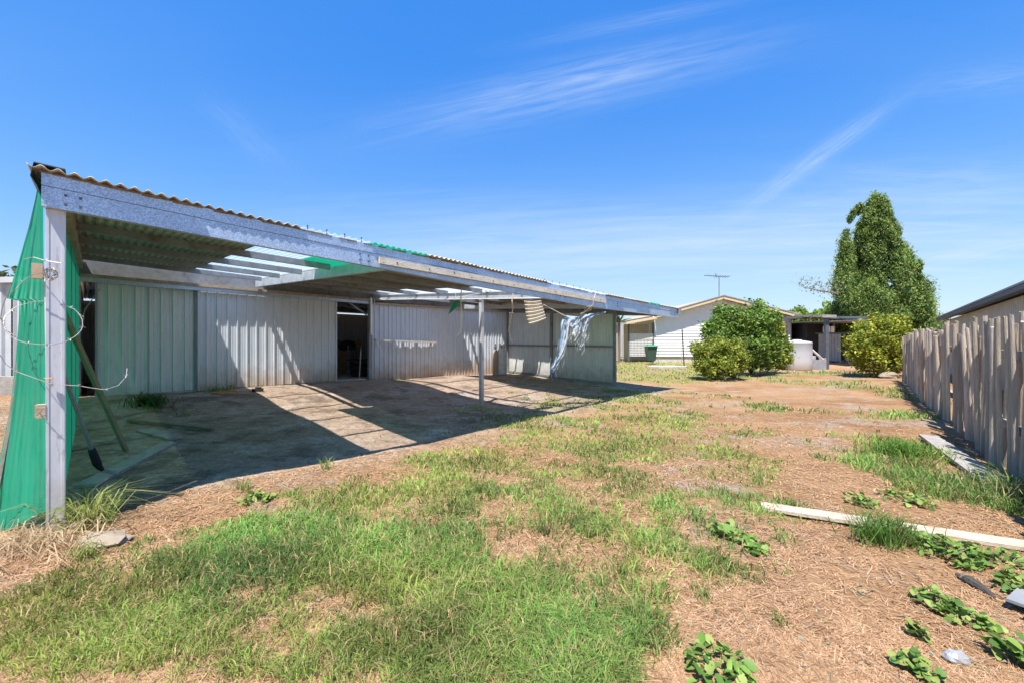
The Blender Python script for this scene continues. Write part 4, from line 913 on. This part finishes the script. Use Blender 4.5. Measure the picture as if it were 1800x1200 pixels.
def wheelie(c):
    b = thing('wheelie_bin', 'dark green wheelie bin with bright green lid by the lattice', 'bin', c); m = MB(); rows = []
    for z, w, d in ((.08, .42, .46), (.9, .56, .66)): rows.append([c+Vector((sx*w/2, sy*d/2, z)) for sx, sy in ((-1, -1), (1, -1), (1, 1), (-1, 1))])
    m.add(rows[0]+rows[1], [(3, 2, 1, 0), (4, 5, 6, 7), (0, 1, 5, 4), (1, 2, 6, 5), (2, 3, 7, 6), (3, 0, 4, 7)]); m.build('body', 'bin', b)
    MB().box(c+Vector((0, -.01, .92)), (.62, .74, .05)).build('rim', 'bin', b)
    m = MB(); m.grid([[c+Vector((x, y, .95+.07*(1-(x/.31)**2)*(1-((y)/.4)**2))) for y in np.linspace(-.4, .36, 6)] for x in np.linspace(-.32, .32, 7)], (0, 0, -.03)); m.build('lid', 'binlid', b, smooth=True)
    for s in (-1, 1): MB().tube([c+Vector((s*.2, .28, .1)), c+Vector((s*.26, .28, .1))], .1, 12).build('wheel', 'black', b)
    MB().tube([c+Vector((-.24, .36, .95)), c+Vector((.24, .36, .95))], .018, 6).build('handle', 'black', b)
wheelie(Vector((P(1144, 0, 25).x, 25, g1(8.2, 25)+.12)))
sp_ = Gp(1203, 646); solo(MB().prism(sp_-Vector((0, 0, .1)), P(1199, 579, sp_.y), .045, .045), 'star_picket', 'black', 'tall black steel picket standing on the lawn before the house', 'stake')
for px, py0, py1, Y, lab in ((1094, 590, 622, 24, 'short thin stake standing beside the cream wall'), (1157, 613, 622, 25.5, 'short stake right of the wheelie bin'), (1198.5, 613, 622, 26.5, 'low thin stake under the white boards behind the tall picket')):
    q = P(px, py1, Y); solo(MB().prism((q.x, Y, -.05), P(px, py0, Y), .03, .03), 'garden_stake', 'timber', lab, 'stake')
m = MB(); c = Gp(1170, 647); vs = []
out_ = [(-.95, .05), (-.5, -.42), (-.1, -.55), (.85, -.5), (1.0, -.1), (.5, .5), (-.4, .55)]
vs = [c+Vector((x, y, .10+.05*(x+1)*.3)) for x, y in out_]; v2 = [c+Vector((x*.97, y*.97, -.02)) for x, y in out_]; k = len(out_)
m.add(vs+v2, [tuple(range(k)), tuple(range(2*k-1, k-1, -1))]+[(i, (i+1) % k, k+(i+1) % k, k+i) for i in range(k)]); solo(m, 'concrete_slab', 'concrete', 'old concrete slab lying tilted on the lawn', 'slab')
# neighbours on the left of the house
m = MB(); m.box((6.6, 29, 1.25), (1.7, .2, 2.5)); solo(m, 'boundary_wall', 'cream', 'cream wall seen beyond the end of the carport', 'wall')
m = MB(); m.grid([[Vector((5.4, 28.6, 2.55)), Vector((5.4, 33, 2.9))], [Vector((7.5, 28.6, 2.65)), Vector((7.5, 33, 3.0))]], (0, 0, -.06)); solo(m, 'shed_roof', 'steelgrey', 'pale metal roof above the cream wall beyond the carport', 'roof')
# left neighbour: pale steel shed and low timber wall
lf = thing('steel_fence', 'pale ribbed steel fence left of the carport', 'fence', (-12, 9.3, 0))
for k in range(5):
    s = Vector((-14.2+k*.9, 9.5-.12*k)); e = Vector((-14.2+(k+1)*.9, 9.5-.12*(k+1)))
    if e.x > -9.2: break
    ribsheet(s, e, lambda f: .55, lambda f: 2.62, (0, -1), pitch=.30, depth=.05, rib=.12, minor=False).build('fence_sheet', 'palesteel', lf)
MB().prism((-14.2, 9.42, 2.66), (-9.7, 8.8, 2.66), .09, .12).build('top_rail', 'palesteel', lf)
m = MB(); m.prism((-12.5, 8.6, .45), (-9.0, 8.2, .42), .12, .5); solo(m, 'sleeper_wall', 'timber', 'low grey timber retaining wall left of the green sheet', 'wall')

# ------------------------------------------------------------------ loose boards and litter on the right
p, q = Gp(1338, 893), Gp(1830, 972); dirp = (q-p).normalized()
pk = MB(); pk.prism(p+Vector((0, 0, .022)), q+Vector((0, 0, .035)), .14, .024); solo(pk, 'long_plank', 'whiteplank', 'long pale plank lying across the bare ground to the right edge', 'plank')
p, q = Gp(1632, 772), Gp(1752, 858); pk = MB(); pk.prism(p+Vector((0, 0, .05)), q+Vector((0, 0, .04)), .2, .035); solo(pk, 'board', 'timber', 'grey board lying in the grass along the pole fence', 'plank')
def rock(c, sx, sy, sz, name, mt, label, cat='rock', seed=0):
    r_ = random.Random(seed); m = MB(); vs = []; fs = []; nu, nv = 12, 6
    for j in range(nv+1):
        ph = math.pi*j/nv
        for i in range(nu):
            t = 2*math.pi*i/nu; k = 1+r_.uniform(-.16, .16); vs.append(Vector(c)+Vector((sx*math.sin(ph)*math.cos(t)*k, sy*math.sin(ph)*math.sin(t)*k, sz*math.cos(ph)*(1+r_.uniform(-.1, .1)))))
    for j in range(nv):
        for i in range(nu): fs.append((j*nu+i, (j+1)*nu+i, (j+1)*nu+(i+1) % nu, j*nu+(i+1) % nu))
    return solo(m.add(vs, fs), name, mt, label, cat)
c = Gp(180, 950); rock(c+Vector((0, 0, .01)), .16, .10, .045, 'flat_rock', 'rock', 'flat pale rock at the foot of the near carport post', seed=1)
c = Gp(1562, 664); rock(c+Vector((0, 0, .06)), .28, .2, .16, 'rock', 'rock', 'pale rock at the base of the right-hand yellow-green bush', seed=2)
c = Gp(84, 905); rock(c+Vector((0, 0, .04)), .06, .06, .06, 'rock', 'rock', 'small stone tucked behind the near carport post', seed=9)
p, q = Gp(1682, 1012), Gp(1748, 1052); m = MB(); m.tube([p+Vector((0, 0, .01)), p.lerp(q, .35)+Vector((0, 0, .018)), p.lerp(q, .7)+Vector((.01, 0, .012)), q+Vector((0, 0, .005))], [.012, .028, .022, .01], 8); solo(m, 'charred_branch', 'char', 'charred grey length of wood lying on the straw', 'wood')
c = Gp(1682, 1166); rock(c+Vector((0, 0, .025)), .05, .033, .03, 'crumpled_can', 'can', 'crumpled silver drink can on the straw', 'can', 4)
c = Gp(1800, 1075); m = MB(); m.box(c+Vector((.06, 0, .05)), (.2, .16, .015), .5); m.box(c+Vector((-.02, -.05, .02)), (.18, .012, .07), .5); solo(m, 'metal_tray', 'steelgrey', 'corner of a grey metal tray at the right edge', 'tray')
# pale stone chips and bark bits: too many to count
m = MB()
for k in range(420):
    px = random.uniform(120, 1790); py = random.uniform(690, 1190); c = Gp(px, py)
    if random.random() < .5 and c.y < 3: continue
    s = random.uniform(.004, .013)*(1+.10*c.y); rz = random.uniform(0, 6)
    m.box(c+Vector((0, 0, s*.15)), (s*2.2, s*random.uniform(.7, 1.6), s*.5), rz)
o = m.build('stone_chips', 'rock'); o['kind'] = 'stuff'

m = MB(); cls = []
for k in range(420):
    px = random.uniform(60, 1790); py = 690+500*random.random()**.8; c = Gp(px, py)
    l_ = random.uniform(.03, .16); a = random.uniform(0, 6.28); d = Vector((math.cos(a), math.sin(a), random.uniform(-.03, .12))); b_ = Vector((-d.y, d.x, 0))*random.uniform(-.25, .25)*l_
    r_ = random.uniform(.0015, .004)*(1+.05*c.y); c = c+Vector((0, 0, .008)); m.tube([c-d*l_*.5, c+b_, c+d*l_*.5], [r_, r_*.9, r_*.5], 4)
o = m.build('twigs', 'redbrown'); o['kind'] = 'stuff'
m = MB()
for k in range(500):
    px = random.uniform(60, 1790); py = 690+500*random.random()**.8; c = Gp(px, py); s_ = random.uniform(.007, .019); a = random.uniform(0, 6.28); u = Vector((math.cos(a), math.sin(a), random.uniform(-.2, .3)))*s_; v = Vector((-math.sin(a), math.cos(a), random.uniform(-.3, .3)))*s_*.45; c = c+Vector((0, 0, .012))
    m.add([c-u, c-u*.2+v, c+u, c-u*.1-v+Vector((0, 0, .004))], [(0, 1, 2), (0, 2, 3)])
o = m.build('fallen_leaves', 'redbrown'); o['kind'] = 'stuff'
# ------------------------------------------------------------------ vegetation
def leaves(centers, size, cols, droop=0., aspect=2.2, up=0., rng_=rng, name='crown', parent=None, mt='leaf', fold=.25):
    """one folded diamond leaf per centre"""
    n = len(centers); d = rng_.normal(size=(n, 3)); d[:, 2] = d[:, 2]*.8+up-droop; d /= np.linalg.norm(d, axis=1)[:, None]
    r = rng_.normal(size=(n, 3)); s = np.cross(d, r); s /= np.linalg.norm(s, axis=1)[:, None]; nn = np.cross(s, d)
    L_ = (size*rng_.uniform(.6, 1.3, n))[:, None]; W = L_/aspect
    c = np.asarray(centers)
    v = np.stack([c-d*L_*.5, c+s*W*.5+nn*W*fold*.5, c+d*L_*.5, c-s*W*.5+nn*W*fold*.5], 1).reshape(-1, 3)
    f = np.arange(n*4).reshape(n, 4)
    return np_mesh(name, v, f, mt, np.repeat(cols, 4, 0), parent)
def mixcol(n, cs, jit=.2):
    cs = np.array(cs); i = rng.integers(0, len(cs), n); t = rng.uniform(0, 1, (n, 1)); c = cs[i]*t+cs[rng.integers(0, len(cs), n)]*(1-t)
    return np.clip(c*rng.uniform(1-jit, 1+jit, (n, 1)), 0, 1)
def blob(c, r, n, shell=.55):
    d = rng.normal(size=(n, 3)); d /= np.linalg.norm(d, axis=1)[:, None]; k = rng.uniform(shell**3, 1, n)**(1/3)
    return np.asarray(c)+d*np.asarray(r)*k[:, None]
def clumped(lobes, n, sub, sr):
    """leaf positions: every lobe carries sub-clumps on its surface, leaves gather round those"""
    pts = []
    vol = np.array([l[1][0]*l[1][1]+l[1][0]*l[1][2] for l in lobes]); cnt = (n*vol/vol.sum()).astype(int)
    for (c, r), k in zip(lobes, cnt):
        ns = max(4, int(k/sub)); sc = blob(c, r, ns, .72)
        which = rng.integers(0, ns, k); pts.append(sc[which]+rng.normal(size=(k, 3))*sr*rng.uniform(.5, 1.2, (k, 1)))
    return np.concatenate(pts)
def stems(base, tips, r0, name, parent, mt='trunk'):
    m = MB()
    for tp_ in tips:
        b = Vector(base); tpv = Vector(tp_); mid = b.lerp(tpv, .5)+Vector((random.uniform(-.08, .08), random.uniform(-.08, .08), .05)); m.tube([b, mid, tpv], [r0, r0*.65, r0*.25], 6)
    return m.build(name, mt, parent)
def shrub(name, label, base, lobes, n, size, cols, sub=55, sr=.09, r0=.05, aspect=2.2, cat='shrub', group=None):
    t = thing(name, label, cat, base, group)
    extra = []
    for c, r in lobes:
        for _ in range(3):
            d = rng.normal(size=3); d[2] = abs(d[2])*.9-.1; d /= np.linalg.norm(d); k = rng.uniform(.16, .34); extra.append((np.asarray(c)+d*np.asarray(r)*rng.uniform(.85, 1.15), tuple(np.asarray(r)*k*np.array([1, 1, 1.3]))))
    pts = clumped(lobes+extra, n, sub, sr); pts = pts[pts[:, 2] > base[2]+.02]
    leaves(pts, size, mixcol(len(pts), cols), aspect=aspect, up=.15, parent=t, name='crown')
    stems(base, [l[0] for l in lobes], r0, 'trunk', t); return t
def lob(px, py, rx, ry, Y, dz=1.0): c = P(px, py, Y); return (np.array(c), (rx/F*Y, rx/F*Y*dz, ry/F*Y))
GRN = [(.07, .16, .03), (.16, .28, .045), (.28, .37, .06)]; YEL = [(.14, .22, .03), (.32, .36, .04), (.42, .42, .06), (.09, .15, .03)]
b = Gp(1320, 655); shrub('dark_shrub', 'tall dark green leafy shrub in the middle of the lawn clump', b, [lob(1290, 564, 34, 22, 16.6), lob(1328, 564, 28, 20, 16.8), lob(1266, 590, 28, 26, 16.3), lob(1308, 605, 38, 36, 16.6), lob(1342, 612, 26, 34, 16.8), lob(1333, 545, 10, 14, 16.8)], 15000, .17, GRN+[(.12, .19, .04)], sub=26, sr=.11, aspect=3)
b = Gp(1292, 664); shrub('yellow_shrub', 'yellow-green shrub at the front left of the lawn clump', b, [lob(1250, 618, 32, 24, 15.3), lob(1282, 622, 30, 24, 15.2), lob(1262, 642, 38, 18, 15.1), lob(1300, 632, 16, 20, 15.3), lob(1240, 632, 22, 20, 15.2)], 12000, .10, YEL, sub=40, sr=.08)
b = Gp(1372, 645); shrub('yellow_shrub', 'yellow-green shrub on the right of the lawn clump next to the water tank', b, [lob(1362, 582, 16, 14, 17.5), lob(1368, 608, 18, 20, 17.5), lob(1362, 632, 22, 14, 17.5), lob(1350, 562, 16, 12, 17.5), lob(1341, 540, 5, 8, 17.5)], 8000, .11, YEL, sub=40, sr=.08)
b = Gp(1548, 662); shrub('yellow_bush', 'rounded yellow-green bush where the pole fence meets the driveway', b, [lob(1545, 592, 44, 30, 14.6), lob(1522, 612, 28, 28, 14.5), lob(1568, 605, 30, 30, 14.8), lob(1545, 630, 40, 26, 14.5), lob(1546, 570, 28, 14, 14.8), lob(1575, 632, 22, 22, 14.8)], 15000, .11, [(.18, .25, .03), (.38, .39, .04), (.48, .45, .06), (.10, .17, .03)], sub=45, sr=.09)
# the tall tree
TY = 29.0
tb_ = Vector((P(1550, 0, TY).x, TY, 0)); tree = thing('tall_tree', 'tall dense evergreen tree with upright plumes rising behind the driveway', 'tree', tb_)
prof_y = [345, 365, 385, 410, 430, 460, 490, 520, 550, 580, 600]; prof_l = [1540, 1524, 1514, 1508, 1506, 1503, 1500, 1480, 1466, 1462, 1470]; prof_r = [1550, 1560, 1568, 1578, 1584, 1600, 1618, 1626, 1630, 1638, 1630]
plumes = []
for k in range(230):
    y = 352+238*rng.uniform(0, 1)**.75; l_, r_ = np.interp(y, prof_y, prof_l), np.interp(y, prof_y, prof_r); an_ = rng.uniform(0, 2*math.pi); q_ = rng.uniform(.55, .95)
    hw = (r_-l_)/2/F*TY; cx = P((l_+r_)/2, y, TY); sz = rng.uniform(.7, 1.25)*(.55+.45*(y-345)/245)
    plumes.append((np.array([cx.x+math.cos(an_)*hw*q_, TY+math.sin(an_)*hw*q_*.85, cx.z]), (.34*sz, .34*sz, .95*sz)))
for x, y, sz in ((1487, 415, .6), (1484, 432, .9), (1492, 440, .9), (1480, 455, .9), (1490, 465, 1), (1476, 480, 1), (1486, 492, 1), (1472, 505, 1.1), (1484, 515, 1.1), (1500, 376, .45), (1508, 370, .55), (1494, 386, .4), (1514, 366, .5)):
    c = P(x, y, TY-.6+random.uniform(-.4, .4)); plumes.append((np.array(c), (.36*sz, .36*sz, .8*sz)))
core = np.concatenate([blob(c, np.array(r)*.8, 110, 0.0) for c, r in plumes]+[blob(np.array(P(x, y, TY)), np.array([w, w, h])/F*TY, 900, 0.0) for x, y, w, h in ((1545, 400, 22, 40), (1545, 450, 34, 45), (1552, 510, 48, 50), (1548, 560, 62, 32))])
leaves(core, .34, mixcol(len(core), [(.05, .11, .03), (.08, .15, .04)]), aspect=3, up=.7, parent=tree, name='inner_crown')  # core leaves coloured darker to paint in the shade inside the crown
pl_ = []
for c, r in plumes:                     # feathery upright sprays, denser and brighter at the tips
    k = int(720*(r[0]/.34)**1.6); d = rng.normal(size=(k, 3)); d /= np.linalg.norm(d, axis=1)[:, None]; rad = rng.uniform(.45, 1.08, (k, 1))
    tw = rng.integers(0, 9, k)*.7+rng.uniform(0, 6); d[:, 0] += .45*np.cos(tw); d[:, 1] += .45*np.sin(tw); pl_.append(c+d*np.array(r)*rad*np.where(d[:, 2:3] > 0, 1.15, .9))
pts = np.concatenate(pl_)
tone = fbm(pts[:, 0]*1.3+pts[:, 1]*.7, pts[:, 2]*.6, 31)[:, None]
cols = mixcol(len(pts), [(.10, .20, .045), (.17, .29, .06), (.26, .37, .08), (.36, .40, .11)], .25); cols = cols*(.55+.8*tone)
leaves(pts, .17, cols, aspect=3.6, up=1.1, parent=tree, name='crown')
m = MB(); m.tube([tb_, tb_+Vector((0, 0, 3)), tb_+Vector((-.1, .3, 6))], [.35, .25, .06], 8)
m.build('trunk', 'trunk', tree)
q0, q1, q2 = P(1472, 516, TY-1), P(1440, 511, TY-1), P(1412, 505, TY-1); MB().tube([q0, q1, q2], [.06, .045, .02], 5).build('bare_branch', 'trunk', tree)
pts = np.concatenate([np.array(q0.lerp(q2, f))+rng.normal(size=(70, 3))*np.array([.35, .3, .28])+np.array([0, 0, .25]) for f in np.linspace(.05, 1, 5)])
leaves(pts, .16, mixcol(len(pts), [(.15, .18, .1), (.25, .25, .18)]), aspect=2.5, parent=tree, name='foliage')
# background trees
def bgtree(label, px, py_top, w, h, Y, cols=GRN, n=2600, sz=.5):
    base = Vector((P(px, 0, Y).x, Y, 0)); t = thing('background_tree', label, 'tree', base, 'trees far beyond the yard'); top = P(px, py_top, Y).z; W = w/F*Y
    lobes = [((base.x+random.uniform(-.5, .5)*W, Y+random.uniform(-1, 1), top-h*random.uniform(.3, .75)), (W*.4, W*.4, h*.33)) for _ in range(5)]
    p_ = clumped([(np.array(c), r) for c, r in lobes], n, 40, .3); leaves(p_, sz, mixcol(len(p_), cols), parent=t, name='crown')
    MB().tube([base, (base.x, Y, top-h*.4)], [.25, .1], 6).build('trunk', 'trunk', t)
bgtree('dark treetop showing over the house roof right of the ridge', 1322, 528, 34, 4, 52); bgtree('small dark treetop showing over the verandah end of the house', 1404, 545, 26, 3, 60); bgtree('low treetop between the house roof and the tall tree', 1430, 549, 20, 2.5, 62)
bgtree('rounded dark tree left of the tall evergreen', 1462, 520, 20, 5, 40); bgtree('hazy tree showing past the pole fence end', 1640, 548, 26, 4, 45)
bgtree('distant dark tree at the left edge above the steel fence', -10, 472, 60, 6, 26, [(.05, .08, .03), (.09, .12, .04)]); bgtree('dry-looking tree left of the carport roof', 20, 484, 40, 4.5, 24, [(.12, .13, .05), (.08, .10, .04)])
# palm-like plant behind the end wall
c = P(1088, 566, 27); pm = thing('palm_plant', 'dark spiky palm fronds showing beyond the end wall', 'palm', (c.x, 27, 0)); MB().tube([(c.x, 27, 0), c], .1, 6).build('trunk', 'trunk', pm)
pts = []; cols = []
for k in range(26):
    an = random.uniform(0, 6.28); el = random.uniform(.0, 1.2); d = Vector((math.cos(an)*math.cos(el), math.sin(an)*math.cos(el), math.sin(el)))
    m_ = MB().tube([c, c+d*.4, c+d*.85-Vector((0, 0, .1))], [.05, .04, .004], 4); m_.build('frond', mat('frond%d' % k, (.04, .08, .03)) if k == 0 else bpy.data.materials['frond0'], pm)
# leafy weeds: each its own plant
def weed(label, px, py, r, n, size, h=.12, cols=((.08, .17, .035), (.14, .26, .05), (.22, .33, .07), (.30, .34, .10)), group='leafy weeds on the bare ground', aspect=1.25):
    n = int(n*1.6); size = size*.70; h = h*.68
    c = Gp(px, py); t = thing('leafy_weed', label, 'weed', c, group); rr = r/F*c.y
    a = rng.uniform(0, 6.28, n); q = np.sqrt(rng.uniform(0, 1, n)); x = c.x+np.cos(a)*q*rr; y = c.y+np.sin(a)*q*rr*1.1
    z = gz(x, y)+.015+h*(1-q**2*.8)*rng.uniform(.35, 1, n)
    # leaves held nearly flat, five-cornered with a fold
    yaw = rng.uniform(0, 6.28, n); tl = rng.normal(0, .55, (n, 2)); s = size*rng.uniform(.55, 1.25, n)
    d = np.stack([np.cos(yaw), np.sin(yaw), tl[:, 0]], 1); d /= np.linalg.norm(d, axis=1)[:, None]; w = np.stack([-np.sin(yaw), np.cos(yaw), tl[:, 1]], 1); w /= np.linalg.norm(w, axis=1)[:, None]
    up = np.cross(d, w); o_ = np.stack([x, y, z], 1); S = s[:, None]
    ring = [(0, 0, 0), (.15, .42, .1), (.55, .5, .14), (.9, .28, .06), (1.05, 0, -.05), (.9, -.28, .06), (.55, -.5, .14), (.15, -.42, .1)]
    V = np.stack([o_+d*S*u+w*S*v/aspect+up*S*k for u, v, k in ring], 1).reshape(-1, 3)
    i0 = np.arange(n)[:, None]*8; f = np.concatenate([i0+np.array([[0, 1, 2, 3]]), i0+np.array([[0, 3, 4, 5]]), i0+np.array([[0, 5, 6, 7]])], 0)
    np_mesh('foliage', V, f, 'leaf', np.repeat(mixcol(n, cols, .15), 8, 0), t)
    m = MB()
    for k in range(0, n, 3): m.tube([c+Vector((0, 0, -.01)), (c.x*.4+x[k]*.6, c.y*.4+y[k]*.6, z[k]*.7+c.z*.3), (x[k], y[k], z[k])], .0022, 3, False)
    m.build('stem', mat_stem, t); return t
mat_stem = mat('weed_stem', (.16, .22, .07), .7)
weed('broad-leaved weed in front of the long pale plank', 1672, 975, 48, 90, .062, .13)
weed('broad-leaved weed spilling along the plank at the right edge', 1770, 990, 45, 60, .05, .1)
weed('leafy weed farthest left of the row above the crumpled drink can', 1645, 1065, 32, 60, .05, .11)
weed('mid-sized leafy weed on the straw left of the charred branch', 1690, 1090, 30, 34, .055, .08)
weed('small trailing weed below the charred branch', 1738, 1108, 16, 16, .055, .06)
weed('leafy weed beside the metal tray at the right edge', 1790, 1040, 26, 34, .065, .12)
weed('leafy weed at the bottom of the frame left of the can', 1615, 1185, 30, 36, .05, .1)
weed('small upright weed between the straw and the drink can', 1612, 1122, 14, 22, .045, .09)
weed('leafy weed at the bottom right corner', 1785, 1165, 32, 24, .075, .14)
weed('leafy weed at the bottom edge below the bare straw', 1262, 1185, 58, 60, .06, .1)
weed('low weed beyond the plank, right of the grass tuft', 1512, 885, 24, 44, .06, .1)
weed('low spreading weed between the plank and the fence grass', 1595, 880, 38, 60, .06, .08)
weed('flat rosette weed at the edge of the lawn left of the plank', 1275, 940, 30, 34, .08, .06)
weed('pale rosette weed near the shadow edge', 450, 880, 24, 26, .07, .06)
weed('leafy weed among the grass near the long plank end', 1320, 960, 24, 30, .07, .06)
weed('dark small weed on the sunlit dirt behind the middle post', 925, 702, 7, 16, .07, .1)
weed('bushy weed by the cream wall beyond the carport', 1095, 626, 14, 70, .22, .5, GRN)
weed('leafy green clump at the foot of the white house wall', 1165, 622, 12, 70, .2, .4, GRN)
# blades: (root, height, lean) -> 2-segment tapering blades
def blades(x, y, z, ln, wid, lean, cols, name, mt='grass', flat=0.0):
    n = len(x); yaw = rng.uniform(0, 6.28, n); wd = rng.uniform(0, 6.28, n); dx, dy = np.cos(yaw), np.sin(yaw)
    sx, sy = np.cos(wd), np.sin(wd); le = lean*rng.uniform(.3, 1.4, n); w = wid*rng.uniform(.55, 1.7, n)*.5
    r = np.stack([x, y, z], 1)
    mid = r+np.stack([dx*ln*le*.35, dy*ln*le*.35, ln*.6*(1-flat)+.0*ln], 1); tip = r+np.stack([dx*ln*le, dy*ln*le, ln*(1-flat)*np.clip(1.05-le*.45, .15, 1)], 1)
    s = np.stack([sx*w, sy*w, 0*w], 1)
    V = np.stack([r-s, r+s, mid+s*.75, mid-s*.75, tip], 1).reshape(-1, 3); i0 = np.arange(n)[:, None]*5
    f = np.concatenate([i0+np.array([[0, 1, 2]]), i0+np.array([[0, 2, 3]]), i0+np.array([[3, 2, 4]])], 0)
    o = np_mesh(name, V, f, mt, np.repeat(cols, 5, 0)); return o
def scatter(n, xr, yr):
    """ground points, denser towards the camera"""
    u = rng.uniform(0, 1, n); y = 1/(1/yr[0]+(1/yr[1]-1/yr[0])*u); w = (xr[1]-xr[0]); x = y*(xr[0]+w*rng.uniform(0, 1, n)); return x, y
X, Y = scatter(620000, (-1.28, 1.28), (1.5, 34))
D, LN, YE = cover(X, Y); keep = rng.uniform(0, 1, len(X)) < np.clip(D, 0, 1)**2*np.clip(.12+.10*Y, 0, .95)
relx, rely = X-O.x, Y-O.y
X, Y, LN, YE, D = X[keep], Y[keep], LN[keep], YE[keep], D[keep]
Z = np.concatenate([gz(X[i:i+20000], Y[i:i+20000]) for i in range(0, len(X), 20000)])-.004
n = len(X); ln = LN*(1+.05*Y)*rng.uniform(.45, 1.25, n)*(.55+.5*np.clip(D, 0, 1)); wid = np.clip(.0026*Y**.8, .0032, .035)
ye = np.clip(YE+.1+1.1*(fbm(X*1.3, Y*1.3, 41)-.5)+rng.normal(0, .12, n), 0, 1)[:, None]
gcol_ = np.array([.15, .29, .07])*(1-ye)+np.array([.34, .37, .08])*ye
dry = (rng.uniform(0, 1, n) < .17)[:, None]; tone_ = (.62+.76*np.clip((fbm(X*2.1, Y*2.1, 43)-.5)*2.5+.5, 0, 1))[:, None]
gcol_ = np.where(dry, np.array([.50, .36, .19]), gcol_*tone_)*rng.uniform(.65, 1.3, (n, 1))
o = blades(X, Y, Z, ln, wid, .95, gcol_, 'grass'); o['kind'] = 'stuff'; NG = n
# dead straw lying on the ground
X, Y = scatter(330000, (-1.28, 1.28), (1.5, 10)); D, _, _ = cover(X, Y)
rx_, ry_ = X-O.x, Y-O.y; la_ = (rx_*Bv.y-ry_*Bv.x)/det; lb_ = (A.x*ry_-A.y*rx_)/det; inside = (la_ > -.2) & (la_ < 12) & (lb_ > .3) & (lb_ < 6.5)
patch = fbm(X*1.1, Y*1.1, 51)*.6+fbm(X*5, Y*5, 52)*.4
keep = (rng.uniform(0, 1, len(X)) < np.clip(1.15-D, .45, 1)*np.clip((patch-.5)*4+.5, .08, 1)*np.clip(1.35-Y*.11, .2, 1)*np.where(inside, .07, 1)); X, Y = X[keep], Y[keep]; n = len(X)
Z = np.concatenate([gz(X[i:i+20000], Y[i:i+20000]) for i in range(0, n, 20000)])
ln = rng.gamma(1.8, .026, n)+.008; yaw = rng.uniform(0, math.pi, n)+.0; d = np.stack([np.cos(yaw), np.sin(yaw), rng.normal(.02, .12, n)], 1); w = np.clip(.00062*Y**.95, .0008, .006)*rng.uniform(.7, 1.5, n)
s = np.stack([-np.sin(yaw), np.cos(yaw), 0*yaw], 1)*w[:, None]; bend = np.stack([-np.sin(yaw), np.cos(yaw), 0*yaw], 1)*(ln*rng.normal(0, .12, n))[:, None]; c = np.stack([X, Y, Z+.006], 1); h = d*ln[:, None]*.5
V = np.stack([c-h-s, c-h+s, c+bend+s+np.array([0, 0, .004]), c+bend-s+np.array([0, 0, .004]), c+h+s*.5, c+h-s*.5], 1).reshape(-1, 3); i0 = np.arange(n)[:, None]*6
f = np.concatenate([i0+np.array([[0, 1, 2, 3]]), i0+np.array([[3, 2, 4, 5]])], 0)
o = np_mesh('straw', V, f, 'straw', np.repeat(mixcol(n, [(.46, .28, .155), (.37, .21, .11), (.58, .40, .245), (.27, .155, .08)], .2), 6, 0)); o['kind'] = 'stuff'
# separate tussocks
def tussock(label, px, py, n, ln, spread, lean, cols, wid=.007, cat='grass tuft', group=None):
    c = Gp(px, py); a = rng.uniform(0, 6.28, n); q = np.abs(rng.normal(0, spread, n)); x, y = c.x+np.cos(a)*q, c.y+np.sin(a)*q*.7
    z = gz(x, y)-.005; o = blades(x, y, z, ln*rng.uniform(.45, 1.15, n), wid, lean, mixcol(n, cols, .2), 'grass_tuft'); return tag(recenter(o), label, cat, group)
LG = [(.22, .30, .06), (.16, .26, .05), (.33, .37, .12), (.45, .42, .20)]
tussock('bright tall grass tuft right beside the near carport post', 152, 925, 260, .36, .09, 1.1, LG)
tussock('tuft of straw-coloured dead grass left of the near post', 60, 965, 420, .2, .22, 1.4, [(.55, .42, .26), (.45, .33, .2), (.62, .5, .33)], .006)
tussock('small grass tuft in front of the flat rock', 150, 978, 120, .12, .05, 1.0, LG, .005)
tussock('dark green grass tuft growing against the long pale plank', 1548, 955, 260, .26, .13, .9, [(.07, .15, .03), (.12, .22, .04)], .006)
tussock('tall weedy grass tuft at the fence foot by the grey board', 1775, 880, 420, .34, .22, .9, [(.10, .2, .04), (.18, .28, .07), (.4, .38, .2)], .008)
tussock('lush grass mound beside the driveway left of the grey board', 1580, 800, 700, .24, .24, 1.0, [(.10, .22, .03), (.15, .27, .05)], .009)
tussock('grass clump in the shade by the left sliding door', 262, 712, 420, .26, .2, .9, [(.08, .15, .04), (.12, .2, .06)], .012)
tussock('small weed tuft standing on the shadow edge', 425, 862, 60, .16, .05, .8, LG, .005); tussock('thin seed-head tuft on the shadow edge further right', 575, 825, 50, .18, .05, .7, LG, .005)
tussock('dead brown grass clump against the white house wall', 1178, 622, 300, .7, .35, .7, [(.4, .26, .15), (.5, .34, .2)], .04)
tussock('tall dry seed stalks before the white house wall', 1186, 621, 26, 1.9, .6, .18, [(.3, .24, .17), (.4, .32, .22)], .035)
tussock('green weedy clump behind the tall black picket', 1222, 628, 500, .5, .9, .7, [(.10, .18, .04), (.2, .26, .07)], .04)
tussock('dry grass clump at the foot of the cream wall', 1088, 618, 200, .9, .3, .5, [(.5, .38, .22), (.42, .3, .17)], .04)
tussock('dry grass on the bank at the left edge beyond the green sheet', 2, 660, 500, .35, .5, 1.2, [(.5, .40, .22), (.4, .33, .16)], .02)
print('blades', NG, 'straw', n)
